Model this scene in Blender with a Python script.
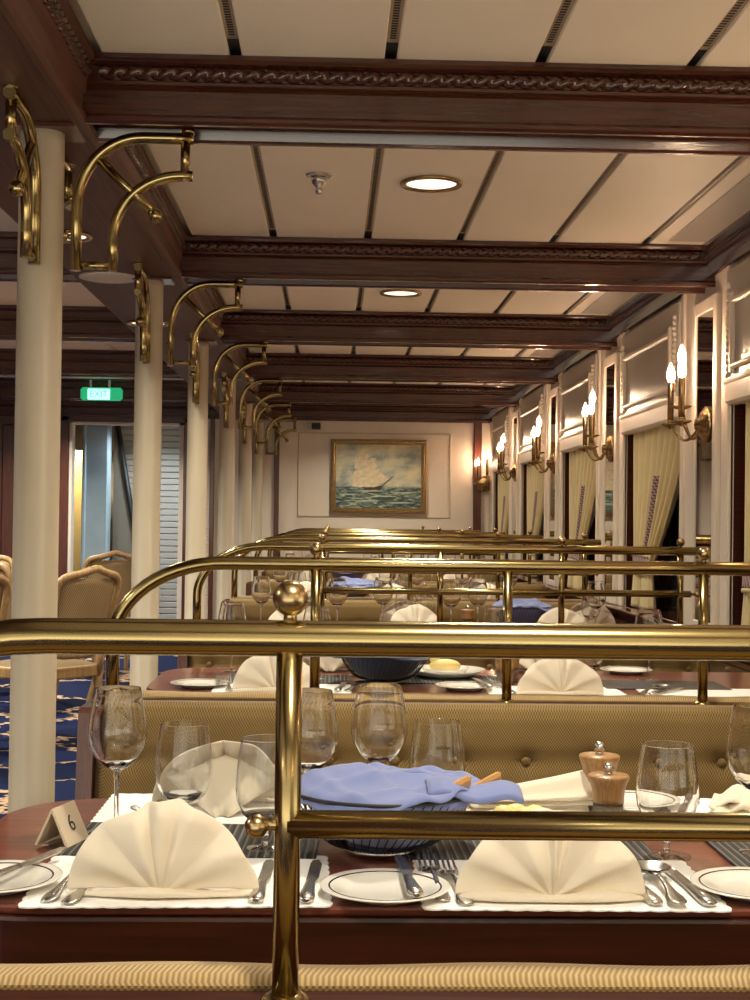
import bpy, math, random
from mathutils import Vector, Matrix, noise
for o in list(bpy.data.objects): bpy.data.objects.remove(o)
SC = bpy.context.scene
COL = SC.collection
PI = math.pi; R = math.radians

# ------------------------------------------------------------------ camera, world, exposure
EYE = 1.22
cam_d = bpy.data.cameras.new('camera'); cam = bpy.data.objects.new('camera', cam_d); COL.objects.link(cam)
cam_d.sensor_fit = 'HORIZONTAL'; cam_d.sensor_width = 36.0; cam_d.lens = 1400/750*36.0
cam_d.clip_start = .05; cam_d.clip_end = 100
YAW, PITCH, ROLL = .0305228, .0139686, .013
f = Vector((math.sin(YAW)*math.cos(PITCH), math.cos(YAW)*math.cos(PITCH), math.sin(PITCH)))
r = Vector((math.cos(YAW), -math.sin(YAW), 0)); u = r.cross(f)
r2 = math.cos(ROLL)*r+math.sin(ROLL)*u; u2 = -math.sin(ROLL)*r+math.cos(ROLL)*u
M3 = Matrix((r2, u2, -f)).transposed()
cam.matrix_world = Matrix.Translation((0, 0, EYE)) @ M3.to_4x4()
SC.camera = cam
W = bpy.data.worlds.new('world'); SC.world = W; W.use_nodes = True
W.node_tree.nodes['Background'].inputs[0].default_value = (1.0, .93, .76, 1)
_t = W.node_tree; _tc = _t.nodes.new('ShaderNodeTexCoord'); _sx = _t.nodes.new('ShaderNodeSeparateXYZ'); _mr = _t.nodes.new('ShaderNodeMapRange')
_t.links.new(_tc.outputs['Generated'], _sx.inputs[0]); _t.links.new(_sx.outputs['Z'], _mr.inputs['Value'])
WORLD_LOW, WORLD_HIGH = 2.6, .7        # world light for the unseen room behind, made brighter below to lift the ceiling
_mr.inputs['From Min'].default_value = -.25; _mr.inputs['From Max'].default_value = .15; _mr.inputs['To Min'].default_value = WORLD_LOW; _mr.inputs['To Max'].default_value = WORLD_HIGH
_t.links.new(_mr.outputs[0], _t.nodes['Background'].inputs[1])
SC.view_settings.view_transform = 'Standard'; SC.view_settings.look = 'None'
SC.view_settings.gamma = 1; SC.view_settings.use_curve_mapping = False
SC.view_settings.exposure = 0.60
SC.cycles.max_bounces = 14; SC.cycles.transparent_max_bounces = 24
SC.cycles.diffuse_bounces = 6; SC.cycles.glossy_bounces = 6; SC.cycles.transmission_bounces = 10
SC.cycles.sample_clamp_indirect = 6
WARM = (1.0, .92, .74)
DOWNLIGHT_W = 14.5
SCONCE_E = 1050.0

# ------------------------------------------------------------------ materials
MATS = {}
def nt(name):
    m = bpy.data.materials.new(name); m.use_nodes = True
    t = m.node_tree; b = t.nodes['Principled BSDF']
    MATS[name] = m
    return m, t, b
def N(t, kind, **kw):
    n = t.nodes.new(kind)
    for k, v in kw.items():
        if k.startswith('i_'):
            n.inputs[k[2:]].default_value = v
        else: setattr(n, k, v)
    return n
def c4(c): return (c[0], c[1], c[2], 1)
def srgb(r_, g_, b_):
    h = lambda v: (v/255/12.92 if v/255 <= .04045 else ((v/255+.055)/1.055)**2.4)
    return (h(r_), h(g_), h(b_))
def plain(name, col, rough=.5, metal=0., spec=.5, bump=0., bscale=200., coat=0., var=.06, vscale=8., sheen=0.):
    m, t, b = nt(name)
    b.inputs['Roughness'].default_value = rough; b.inputs['Metallic'].default_value = metal
    b.inputs['Specular IOR Level'].default_value = spec
    b.inputs['Coat Weight'].default_value = coat; b.inputs['Coat Roughness'].default_value = .08
    b.inputs['Sheen Weight'].default_value = sheen
    tc = N(t, 'ShaderNodeTexCoord')
    nz = N(t, 'ShaderNodeTexNoise'); nz.inputs['Scale'].default_value = vscale; nz.inputs['Detail'].default_value = 4
    t.links.new(tc.outputs['Object'], nz.inputs['Vector'])
    rp = N(t, 'ShaderNodeValToRGB')
    rp.color_ramp.elements[0].position = .3; rp.color_ramp.elements[1].position = .7
    rp.color_ramp.elements[0].color = c4([v*(1-var) for v in col]); rp.color_ramp.elements[1].color = c4([min(1, v*(1+var)) for v in col])
    t.links.new(nz.outputs['Fac'], rp.inputs['Fac']); t.links.new(rp.outputs['Color'], b.inputs['Base Color'])
    if bump:
        n2 = N(t, 'ShaderNodeTexNoise'); n2.inputs['Scale'].default_value = bscale
        t.links.new(tc.outputs['Object'], n2.inputs['Vector'])
        bp = N(t, 'ShaderNodeBump'); bp.inputs['Strength'].default_value = bump; bp.inputs['Distance'].default_value = .002
        t.links.new(n2.outputs['Fac'], bp.inputs['Height']); t.links.new(bp.outputs['Normal'], b.inputs['Normal'])
    return m
def wood(name, c1, c2, axis='x', rough=.25, coat=.3, scale=1.0):
    m, t, b = nt(name)
    tc = N(t, 'ShaderNodeTexCoord'); mp = N(t, 'ShaderNodeMapping')
    s = {'x': (1.2, 30, 30), 'y': (30, 1.2, 30), 'z': (30, 30, 1.2)}[axis]
    mp.inputs['Scale'].default_value = [v*scale for v in s]
    t.links.new(tc.outputs['Object'], mp.inputs['Vector'])
    n1 = N(t, 'ShaderNodeTexNoise'); n1.inputs['Scale'].default_value = 3.0; n1.inputs['Detail'].default_value = 8; n1.inputs['Roughness'].default_value = .65
    n1.inputs['Distortion'].default_value = .4
    t.links.new(mp.outputs['Vector'], n1.inputs['Vector'])
    rp = N(t, 'ShaderNodeValToRGB'); e = rp.color_ramp.elements
    e[0].position = .32; e[0].color = c4(c1); e[1].position = .68; e[1].color = c4(c2)
    t.links.new(n1.outputs['Fac'], rp.inputs['Fac']); t.links.new(rp.outputs['Color'], b.inputs['Base Color'])
    b.inputs['Roughness'].default_value = rough; b.inputs['Coat Weight'].default_value = coat; b.inputs['Coat Roughness'].default_value = .12
    bp = N(t, 'ShaderNodeBump'); bp.inputs['Strength'].default_value = .08; bp.inputs['Distance'].default_value = .001
    t.links.new(n1.outputs['Fac'], bp.inputs['Height']); t.links.new(bp.outputs['Normal'], b.inputs['Normal'])
    return m
def emit(name, col, strength):
    m, t, b = nt(name)
    b.inputs['Base Color'].default_value = c4(col); b.inputs['Emission Color'].default_value = c4(col)
    b.inputs['Emission Strength'].default_value = strength
    return m
def weave(name, c1, c2, pitch, k2=-1.0, bump=.4, sheen=.2):
    """twill: two diagonal rib families of the given pitch in metres; k2=0 gives a single slanted rib"""
    m, t, b = nt(name)
    tc = N(t, 'ShaderNodeTexCoord'); sx = N(t, 'ShaderNodeSeparateXYZ'); t.links.new(tc.outputs['Object'], sx.inputs[0])
    def M_(op, a, b_=None):
        n = N(t, 'ShaderNodeMath', operation=op)
        for i, v in enumerate((a, b_)):
            if v is None: continue
            if isinstance(v, (int, float)): n.inputs[i].default_value = v
            else: t.links.new(v, n.inputs[i])
        return n.outputs[0]
    w = M_('SUBTRACT', sx.outputs['Z'], M_('MULTIPLY', sx.outputs['Y'], .8)); K = 2*PI/pitch
    a1 = M_('SINE', M_('MULTIPLY', M_('ADD', sx.outputs['X'], M_('MULTIPLY', w, .75)), K))
    if k2: a2 = M_('SINE', M_('MULTIPLY', M_('ADD', sx.outputs['X'], M_('MULTIPLY', w, k2)), K)); h = M_('MULTIPLY_ADD', M_('ADD', a1, a2), .25)
    else: h = M_('MULTIPLY_ADD', a1, .5)
    h.node.inputs[2].default_value = .5
    nz = N(t, 'ShaderNodeTexNoise'); nz.inputs['Scale'].default_value = 9; nz.inputs['Detail'].default_value = 3; t.links.new(tc.outputs['Object'], nz.inputs['Vector'])
    hh = M_('ADD', h, M_('MULTIPLY', M_('SUBTRACT', nz.outputs['Fac'], .5), .35))
    rp = N(t, 'ShaderNodeValToRGB'); e = rp.color_ramp.elements
    e[0].position = .12; e[0].color = c4(c1); e[1].position = .9; e[1].color = c4(c2)
    t.links.new(hh, rp.inputs['Fac']); t.links.new(rp.outputs['Color'], b.inputs['Base Color'])
    b.inputs['Roughness'].default_value = .8; b.inputs['Sheen Weight'].default_value = sheen; b.inputs['Specular IOR Level'].default_value = .25
    bp = N(t, 'ShaderNodeBump'); bp.inputs['Strength'].default_value = bump; bp.inputs['Distance'].default_value = .0015
    t.links.new(h, bp.inputs['Height']); t.links.new(bp.outputs['Normal'], b.inputs['Normal'])
    return m

BRASS = plain('brass', (.37, .28, .122), .19, 1.0, var=.08, vscale=5)
BRASS_OLD = plain('brass_old', (.47, .34, .17), .27, 1.0, var=.12, vscale=30)
STEEL = plain('steel', (.60, .58, .54), .27, 1.0, var=.05)
CHROME = plain('chrome', (.70, .69, .67), .08, 1.0)
MAHOG_X = wood('mahogany_x', srgb(52, 24, 15), srgb(82, 41, 27), 'x', .22, .6)
MAHOG_Y = wood('mahogany_y', srgb(52, 24, 15), srgb(82, 41, 27), 'y', .22, .6)
MAHOG_DULL = wood('mahogany_satin', srgb(70, 40, 29), srgb(102, 62, 46), 'y', .55, 0)
MAHOG_CAP = wood('mahogany_cap', srgb(44, 18, 11), srgb(70, 32, 20), 'x', .6, 0)
MAHOG_CAP.node_tree.nodes['Principled BSDF'].inputs['Specular IOR Level'].default_value = .08
MAHOG_Z = wood('mahogany_z', srgb(64, 28, 18), srgb(98, 48, 32), 'z', .30, .5)
TABLE_W = wood('table_wood', srgb(92, 42, 31), srgb(134, 70, 52), 'x', .28, .35)
TABLE_EDGE = wood('table_edge_wood', srgb(42, 14, 7), srgb(66, 25, 14), 'x', .28, .4)
CHAIR_W = wood('chair_wood', srgb(150, 116, 72), srgb(196, 160, 108), 'z', .45, .1)
WHITE_P = plain('white_paint', srgb(226, 214, 198), .45, var=.02)
COLUMN_P = plain('column_paint', srgb(188, 175, 151), .42, bump=.12, bscale=60, var=.02)
CEIL_P = plain('ceiling_paint', srgb(250, 242, 224), .55, var=.01)
GREY_P = plain('grey_paint', srgb(186, 180, 170), .35, var=.03)
SLOT_M = plain('slot_metal', srgb(184, 166, 140), .4, .2)
BLACK = plain('black', (.012, .011, .011), .5)
NAPKIN = plain('napkin_cotton', srgb(230, 219, 198), .85, bump=.15, bscale=500, var=.02, sheen=.2)
PAPER = plain('mat_paper', srgb(250, 248, 244), .8, bump=.1, bscale=300, var=.015)
BLUE_C = plain('blue_cotton', srgb(116, 130, 184), .85, bump=.2, bscale=400, var=.08, sheen=.3)
DKBLUE_C = plain('dark_blue_cotton', srgb(38, 52, 84), .85, bump=.2, bscale=400, var=.08, sheen=.3)
CHINA = plain('china', srgb(240, 236, 226), .12, coat=.5, var=.01)
CHINA_BAND = plain('china_band', srgb(40, 34, 40), .15, coat=.5)
MILL_W = wood('mill_wood', srgb(138, 98, 56), srgb(184, 142, 92), 'z', .4, .15, 2)
CARD = plain('card', srgb(206, 190, 164), .6, bump=.08)
INK = plain('ink', (.03, .03, .03), .6)
BUTTER = plain('butter', srgb(238, 214, 140), .45)
BREAD = plain('bread', srgb(214, 160, 96), .7)
KHAKI = weave('khaki_weave', srgb(88, 69, 35), srgb(146, 119, 71), .0062)
RIBBED = weave('ribbed_piping', srgb(146, 121, 80), srgb(190, 164, 118), .0054, 0, .4)
PURPLE = weave('purple_trim', srgb(92, 58, 78), srgb(196, 170, 160), .03, -1.3, .4)
CURTAIN = plain('curtain_cloth', srgb(220, 202, 154), .75, var=.05, sheen=.2, bump=.1)
CANE = weave('cane', srgb(128, 104, 70), srgb(200, 174, 130), .014, -.75, .5, 0)
MIRROR = plain('mirror', (.62, .60, .57), .03, 1.0, var=.0)
NIGHT = plain('night_glass', (.012, .012, .014), .05, 0, .6)
GOLD_F = plain('gilt_frame', (.30, .20, .085), .36, .8, var=.25, vscale=40)
FLAME = emit('filament', (1, .66, .42), SCONCE_E)
BULB = emit('bulb_glass', (1, .80, .62), .75); BULB.node_tree.nodes['Principled BSDF'].inputs['Alpha'].default_value = .62; BULB.node_tree.nodes['Principled BSDF'].inputs['Roughness'].default_value = .05
DIFF = emit('downlight_glass', (1, .95, .74), 1.0)
def mat_ribmat():
    m, t, b = nt('black_rib_mat')
    tc = N(t, 'ShaderNodeTexCoord'); w = N(t, 'ShaderNodeTexWave'); w.inputs['Scale'].default_value = 28
    t.links.new(tc.outputs['Object'], w.inputs['Vector'])
    rp = N(t, 'ShaderNodeValToRGB'); e = rp.color_ramp.elements
    e[0].position = .72; e[0].color = (.010, .010, .010, 1); e[1].position = .97; e[1].color = (.15, .14, .13, 1)
    t.links.new(w.outputs['Fac'], rp.inputs['Fac']); t.links.new(rp.outputs['Color'], b.inputs['Base Color'])
    b.inputs['Roughness'].default_value = .6
    bp = N(t, 'ShaderNodeBump'); bp.inputs['Strength'].default_value = .5; bp.inputs['Distance'].default_value = .002
    t.links.new(w.outputs['Fac'], bp.inputs['Height']); t.links.new(bp.outputs['Normal'], b.inputs['Normal'])
    return m
RIBMAT = mat_ribmat()
def mat_carpet():
    m, t, b = nt('carpet')
    tc = N(t, 'ShaderNodeTexCoord')
    v = N(t, 'ShaderNodeTexVoronoi', feature='DISTANCE_TO_EDGE'); v.inputs['Scale'].default_value = 1.25
    nz = N(t, 'ShaderNodeTexNoise'); nz.inputs['Scale'].default_value = 7; nz.inputs['Detail'].default_value = 3
    t.links.new(tc.outputs['Object'], nz.inputs['Vector'])
    ad = N(t, 'ShaderNodeVectorMath', operation='MULTIPLY_ADD'); ad.inputs[1].default_value = (.35, .35, 0)
    t.links.new(nz.outputs['Color'], ad.inputs[0]); t.links.new(tc.outputs['Object'], ad.inputs[2])
    t.links.new(ad.outputs[0], v.inputs['Vector'])
    n3 = N(t, 'ShaderNodeTexNoise'); n3.inputs['Scale'].default_value = 26; t.links.new(tc.outputs['Object'], n3.inputs['Vector'])
    sm = N(t, 'ShaderNodeMath', operation='MULTIPLY_ADD'); sm.inputs[1].default_value = .12
    t.links.new(n3.outputs['Fac'], sm.inputs[0]); t.links.new(v.outputs['Distance'], sm.inputs[2])
    rp = N(t, 'ShaderNodeValToRGB'); e = rp.color_ramp.elements
    e[0].position = .074; e[0].color = c4(srgb(190, 160, 126)); e[1].position = .088; e[1].color = c4(srgb(20, 30, 64))
    t.links.new(sm.outputs[0], rp.inputs['Fac']); t.links.new(rp.outputs['Color'], b.inputs['Base Color'])
    b.inputs['Roughness'].default_value = .95; b.inputs['Specular IOR Level'].default_value = .1
    return m
CARPET = mat_carpet()
def mat_thin_glass(name='thin_glass', lo=.02, hi=.62, pwr=1.6):
    m = bpy.data.materials.new(name); m.use_nodes = True; t = m.node_tree; t.nodes.clear()
    out = N(t, 'ShaderNodeOutputMaterial'); mix = N(t, 'ShaderNodeMixShader')
    tr = N(t, 'ShaderNodeBsdfTransparent'); gl = N(t, 'ShaderNodeBsdfGlossy')
    tr.inputs[0].default_value = (.985, .985, .98, 1); gl.inputs['Roughness'].default_value = .02
    lw = N(t, 'ShaderNodeLayerWeight'); lw.inputs['Blend'].default_value = .22
    nz = N(t, 'ShaderNodeTexNoise'); nz.inputs['Scale'].default_value = 3
    mm = N(t, 'ShaderNodeMapRange'); mm.inputs['From Min'].default_value = 0; mm.inputs['From Max'].default_value = 1
    mm.inputs['To Min'].default_value = lo; mm.inputs['To Max'].default_value = hi
    pw = N(t, 'ShaderNodeMath', operation='POWER'); pw.inputs[1].default_value = pwr
    t.links.new(lw.outputs['Facing'], pw.inputs[0]); t.links.new(pw.outputs[0], mm.inputs['Value'])
    t.links.new(mm.outputs[0], mix.inputs[0]); t.links.new(tr.outputs[0], mix.inputs[1]); t.links.new(gl.outputs[0], mix.inputs[2])
    t.links.new(mix.outputs[0], out.inputs[0])
    return m
THIN = mat_thin_glass()
THIN_FOOT = mat_thin_glass('thin_glass_foot', .10, .95, .9)
def mat_glass():
    m, t, b = nt('solid_glass')
    b.inputs['Base Color'].default_value = (.97, .97, .96, 1); b.inputs['Transmission Weight'].default_value = 1
    b.inputs['Roughness'].default_value = .01; b.inputs['IOR'].default_value = 1.46
    return m
GLASS = mat_glass()

# ------------------------------------------------------------------ mesh helpers
class MB:
    def __init__(s): s.v = []; s.f = []; s.sm = []; s.mi = []; s.cur = 0
    def add(s, v, f, smooth=False):
        n = len(s.v); s.v += [tuple(p) for p in v]
        for q in f: s.f.append(tuple(i+n for i in q)); s.sm.append(smooth); s.mi.append(s.cur)
        return s
    def box(s, x0, x1, y0, y1, z0, z1, b=0.):
        if x1 < x0: x0, x1 = x1, x0
        if y1 < y0: y0, y1 = y1, y0
        if z1 < z0: z0, z1 = z1, z0
        b = min(b, (x1-x0)/2.01, (y1-y0)/2.01, (z1-z0)/2.01)
        if b <= 0:
            v = [(x, y, z) for x in (x0, x1) for y in (y0, y1) for z in (z0, z1)]
            return s.add(v, [(0, 1, 3, 2), (4, 6, 7, 5), (0, 4, 5, 1), (2, 3, 7, 6), (0, 2, 6, 4), (1, 5, 7, 3)])
        v = []; ix = {}
        for i, (x, sx) in enumerate(((x0, 1), (x1, -1))):
            for j, (y, sy) in enumerate(((y0, 1), (y1, -1))):
                for k, (z, sz) in enumerate(((z0, 1), (z1, -1))):
                    for a in range(3):
                        ix[i, j, k, a] = len(v)
                        v.append((x+(0 if a == 0 else sx*b), y+(0 if a == 1 else sy*b), z+(0 if a == 2 else sz*b)))
        F = []
        for a in range(3):
            for e in (0, 1):
                q = []
                for (m, n) in ((0, 0), (1, 0), (1, 1), (0, 1)):
                    c = [0, 0, 0]; c[a] = e; o = [t for t in range(3) if t != a]; c[o[0]] = m; c[o[1]] = n
                    q.append(ix[c[0], c[1], c[2], a])
                if (e == 0) != (a == 1): q.reverse()
                F.append(tuple(q))
        for a in range(3):
            o = [t for t in range(3) if t != a]
            for m in (0, 1):
                for n in (0, 1):
                    c0 = [0, 0, 0]; c0[o[0]] = m; c0[o[1]] = n; c1 = list(c0); c1[a] = 1
                    q = (ix[(*c0, o[0])], ix[(*c1, o[0])], ix[(*c1, o[1])], ix[(*c0, o[1])])
                    F.append(q)
        for i in (0, 1):
            for j in (0, 1):
                for k in (0, 1): F.append((ix[i, j, k, 0], ix[i, j, k, 1], ix[i, j, k, 2]))
        return s.add(v, F)
    def tube(s, pts, rad, n=12, closed=False, cap=True, smooth=True):
        pts = [Vector(p) for p in pts]; m = len(pts)
        rr = rad if isinstance(rad, (list, tuple)) else [rad]*m
        T = []
        for i in range(m):
            if closed: d = pts[(i+1) % m]-pts[i-1]
            elif i == 0: d = pts[1]-pts[0]
            elif i == m-1: d = pts[-1]-pts[-2]
            else: d = (pts[i+1]-pts[i]).normalized()+(pts[i]-pts[i-1]).normalized()
            T.append(d.normalized())
        up = Vector((0, 0, 1)) if abs(T[0].z) < .9 else Vector((0, 1, 0))
        nx = T[0].cross(up).normalized(); v = []
        for i in range(m):
            nx = (nx-T[i]*nx.dot(T[i])).normalized(); ny = T[i].cross(nx)
            for k in range(n):
                a = 2*PI*k/n
                v.append(pts[i]+(nx*math.cos(a)+ny*math.sin(a))*rr[i])
        F = []
        for i in range(m if closed else m-1):
            j = (i+1) % m
            for k in range(n):
                k2 = (k+1) % n
                F.append((i*n+k, i*n+k2, j*n+k2, j*n+k))
        s.add(v, F, smooth)
        if cap and not closed:
            b = len(s.v)-m*n
            s.f.append(tuple(b+k for k in range(n-1, -1, -1))); s.sm.append(False); s.mi.append(s.cur)
            s.f.append(tuple(b+(m-1)*n+k for k in range(n))); s.sm.append(False); s.mi.append(s.cur)
        return s
    def lathe(s, prof, c=(0, 0, 0), n=24, M=None, smooth=True, cap=True):
        v = []; m = len(prof)
        for (rr, z) in prof:
            for k in range(n):
                a = 2*PI*k/n; p = Vector((rr*math.cos(a), rr*math.sin(a), z))
                if M is not None: p = M @ p
                v.append((p.x+c[0], p.y+c[1], p.z+c[2]))
        F = [(i*n+k, i*n+(k+1) % n, (i+1)*n+(k+1) % n, (i+1)*n+k) for i in range(m-1) for k in range(n)]
        s.add(v, F, smooth); b = len(s.v)-m*n
        if not cap: return s
        if prof[0][0] > 1e-6: s.f.append(tuple(b+k for k in range(n-1, -1, -1))); s.sm.append(False); s.mi.append(s.cur)
        if prof[-1][0] > 1e-6: s.f.append(tuple(b+(m-1)*n+k for k in range(n))); s.sm.append(False); s.mi.append(s.cur)
        return s
    def ball(s, c, rad, n=16, m=10, sc=(1, 1, 1)):
        prof = [(max(1e-7, math.sin(PI*i/m)), -math.cos(PI*i/m)) for i in range(m+1)]
        return s.lathe([(a*rad, b*rad) for a, b in prof], c, n, Matrix.Diagonal(sc))
    def grid(s, fn, nu, nv, smooth=True, closeu=False):
        v = [fn(i/nu, j/nv) for i in range(nu+(0 if closeu else 1)) for j in range(nv+1)]
        w = nv+1; mu = nu+(0 if closeu else 1)
        F = [(i*w+j, ((i+1) % mu)*w+j, ((i+1) % mu)*w+j+1, i*w+j+1) for i in range(nu) for j in range(nv)]
        return s.add(v, F, smooth)
    def prism(s, poly, z0, z1, M=None):
        n = len(poly); v = [(x, y, z0) for x, y in poly]+[(x, y, z1) for x, y in poly]
        if M is not None: v = [tuple(M @ Vector(p)) for p in v]
        F = [tuple(range(n-1, -1, -1)), tuple(range(n, 2*n))]+[(i, (i+1) % n, n+(i+1) % n, n+i) for i in range(n)]
        return s.add(v, F)
    def sweep_x(s, prof, x0, x1):     # closed profile [(y,z)] extruded along x
        n = len(prof); v = [(x0, y, z) for y, z in prof]+[(x1, y, z) for y, z in prof]
        return s.add(v, [tuple(range(n)), tuple(range(2*n-1, n-1, -1))]+[(i, n+i, n+(i+1) % n, (i+1) % n) for i in range(n)])
    def rope(s, p0, p1, rad, pitch, n=14):
        p0, p1 = Vector(p0), Vector(p1); L = (p1-p0).length; T = (p1-p0)/L
        A = T.cross(Vector((0, 0, 1))).normalized(); B = T.cross(A)
        st = max(8, int(L/pitch*8)); v = []
        for i in range(st+1):
            c = p0+T*(L*i/st); ph = 2*PI*(L*i/st)/(pitch*2)
            for k in range(n):
                a = 2*PI*k/n; rr = rad*(.42+.72*abs(math.cos(a+ph))**.9)
                v.append(c+(A*math.cos(a)+B*math.sin(a))*rr)
        F = [(i*n+k, i*n+(k+1) % n, (i+1)*n+(k+1) % n, (i+1)*n+k) for i in range(st) for k in range(n)]
        return s.add(v, F, True)
    def build(s, name, mat, parent=None, loc=None):
        me = bpy.data.meshes.new(name); me.from_pydata(s.v, [], s.f)
        me.polygons.foreach_set('use_smooth', s.sm)
        for m in (mat if isinstance(mat, (list, tuple)) else [mat]): me.materials.append(m)
        me.polygons.foreach_set('material_index', s.mi); me.validate(); me.update()
        o = bpy.data.objects.new(name, me); COL.objects.link(o)
        if parent is not None: o.parent = parent
        if loc is not None: o.location = loc
        return o
def mod(o, kind, **kw):
    m = o.modifiers.new(kind.lower(), kind)
    for k, v in kw.items(): setattr(m, k, v)
    return o
def tag(o, label=None, cat=None, group=None, kind=None):
    if label: o['label'] = label
    if cat: o['category'] = cat
    if group: o['group'] = group
    if kind: o['kind'] = kind
    return o
def empty(name, loc=(0, 0, 0), rz=0., label=None, cat=None, group=None):
    o = bpy.data.objects.new(name, None); COL.objects.link(o); o.location = loc; o.rotation_euler = (0, 0, rz)
    o.empty_display_size = .05
    return tag(o, label, cat, group)
def struct(o, label=None): return tag(o, label, None, None, 'structure')
KIDS = {}
def copy_tree(o, loc=None, rz=None, label=None, group=None, parent=None):
    c = o.copy(); COL.objects.link(c)
    if parent is not None: c.parent = parent
    for ch in [k for k in bpy.data.objects if k.parent == o]: copy_tree(ch, parent=c)
    if loc is not None: c.location = loc
    if rz is not None: c.rotation_euler = (0, 0, rz)
    if label: c['label'] = label
    if group: c['group'] = group
    return c
class Kind:      # first use places the original, later uses place copies
    def __init__(s, root): s.root = root; s.used = False
    def put(s, loc, rz=0., label=None, group=None):
        if not s.used:
            s.used = True; o = s.root; o.location = loc; o.rotation_euler = (0, 0, rz)
            if label: o['label'] = label
            if group: o['group'] = group
            return o
        return copy_tree(s.root, loc, rz, label, group)

# ------------------------------------------------------------------ setting
XW, YB, ZC = 1.62, 14.45, 2.403           # window wall, back wall, ceiling
Y0 = -3.2; XL = -4.6
BEAMS = [-.45, 1.62, 3.70, 6.00, 8.06, 10.14, 12.26, 14.33]
struct(MB().box(XL, XW+.3, Y0, YB+3.2, -.05, 0).build('floor', CARPET), 'deep blue carpet with cream scrolling motifs')
# ceiling panels with slots between them
mb = MB(); sl = MB(); bl = MB()
edges = [-.62, -.263, .135, .524, .917, 1.31, 1.62]
for k in range(len(BEAMS)-1):
    y0, y1 = BEAMS[k]+.06, BEAMS[k+1]-.06
    for i in range(len(edges)-1):
        mb.box(edges[i]+.016, edges[i+1]-.016, y0, y1, ZC, ZC+.02, .003)
        if i:
            sl.box(edges[i]-.016, edges[i]+.016, y0, y1-.16, ZC+.010, ZC+.03)
            bl.box(edges[i]-.016, edges[i]+.016, y1-.16, y1, ZC+.014, ZC+.03)
            yy = y0+.03
            while yy < y1-.18:
                bl.box(edges[i]-.0075, edges[i]+.0075, yy, yy+.0065, ZC+.0085, ZC+.012)
                yy += .017
    for i in range(8):
        x0 = XL+i*.435; mb.box(x0+.01, min(x0+.425, -1.12), y0, y1, ZC, ZC+.02, .003)
mb.box(XL, XW+.3, Y0, YB+3.2, ZC+.031, ZC+.06)
ceil = struct(mb.build('ceiling', CEIL_P), 'cream panelled ceiling with dark slots between the panels')
tag(sl.build('slot_strip', SLOT_M, ceil), kind='structure'); tag(bl.build('slot_perforation', BLACK, ceil), kind='structure')
gp = MB()
for k in range(len(BEAMS)-1): gp.box(1.39, 1.556, BEAMS[k]+.16, BEAMS[k+1]-.2, ZC-.004, ZC+.004, .002)
tag(gp.build('soffit_strip', GREY_P, ceil), 'grey strip panel of the ceiling along the window wall', kind='structure')

def beam_profile(yc):     # (y,z) of a coffer beam: cornice, fascia, bead on both faces
    h = [(.125, ZC), (.125, ZC-.012), (.115, ZC-.02), (.098, ZC-.028), (.098, ZC-.062), (.104, ZC-.066), (.104, ZC-.074), (.092, ZC-.08),
         (.085, ZC-.085), (.085, ZC-.132), (.094, ZC-.135), (.099, ZC-.143), (.099, ZC-.152), (.093, ZC-.160), (.080, ZC-.160), (.070, ZC-.154), (.064, ZC-.128)]
    h = [(y, z-.013 if z < ZC-.10 else z) for y, z in h]
    return [(yc-y, z) for y, z in h]+[(yc+y, z) for y, z in reversed(h)]
ORD = ['nearest', 'second', 'third', 'fourth', 'fifth', 'sixth']
for k, yb in enumerate(BEAMS):
    mb = MB(); p = beam_profile(yb); mb.sweep_x(p, -.66, XW)
    o = mb.build(f'trim_{k+1}', MAHOG_X)
    struct(o, 'dark mahogany ceiling beam with a carved rope moulding')
    rp = MB(); rp.rope((-.61, yb-.100, ZC-.045), (1.555, yb-.100, ZC-.045), .0165, .043)
    tag(rp.build('rope_moulding', MAHOG_X, o), kind='structure')
    if yb > 5:
        l = MB(); l.sweep_x(p, XL, -1.08); o2 = l.build(f'trim_{k+11}', MAHOG_X)
        struct(o2, 'dark mahogany ceiling beam across the aisle side room')
# girder over the columns, with a soffit
mb = MB()
prof = [(-1.12, ZC), (-1.12, 2.245), (-1.10, 2.23), (-.680, 2.23), (-.672, 2.223), (-.657, 2.223), (-.645, 2.232), (-.645, 2.25), (-.657, 2.258), (-.657, 2.305),
        (-.650, 2.312), (-.643, 2.33), (-.643, 2.375), (-.622, 2.390), (-.622, ZC)]
n = len(prof); v = [(x, Y0, z) for x, z in prof]+[(x, YB, z) for x, z in prof]
mb.add(v, [tuple(range(n)), tuple(range(2*n-1, n-1, -1))]+[(i, (i+1) % n, n+(i+1) % n, n+i) for i in range(n)])
g = struct(mb.build('trim_30', MAHOG_DULL), 'long polished mahogany girder running above the columns')
rp = MB()
for k in range(len(BEAMS)-1): rp.rope((-.640, BEAMS[k]+.13, 2.353), (-.640, BEAMS[k+1]-.13, 2.353), .0165, .043)
tag(rp.build('rope_moulding', MAHOG_Y, g), kind='structure')
# crown along the window wall
mb = MB(); prof = [(XW, ZC), (1.552, ZC), (1.552, 2.385), (1.562, 2.37), (1.575, 2.34), (1.58, 2.325), (1.588, 2.31), (1.604, 2.285), (XW, 2.28)]
n = len(prof); v = [(x, Y0, z) for x, z in prof]+[(x, YB, z) for x, z in prof]
mb.add(v, [tuple(range(n)), tuple(range(2*n-1, n-1, -1))]+[(i, (i+1) % n, n+(i+1) % n, n+i) for i in range(n)])
g = struct(mb.build('trim_31', MAHOG_Y), 'mahogany crown moulding along the window wall')
dt = MB(); y = Y0
while y < YB:
    dt.ball((1.566, y, 2.352), .007, 6, 4); y += .022
tag(dt.build('bead_row', MAHOG_Y, g), kind='structure')

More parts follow.
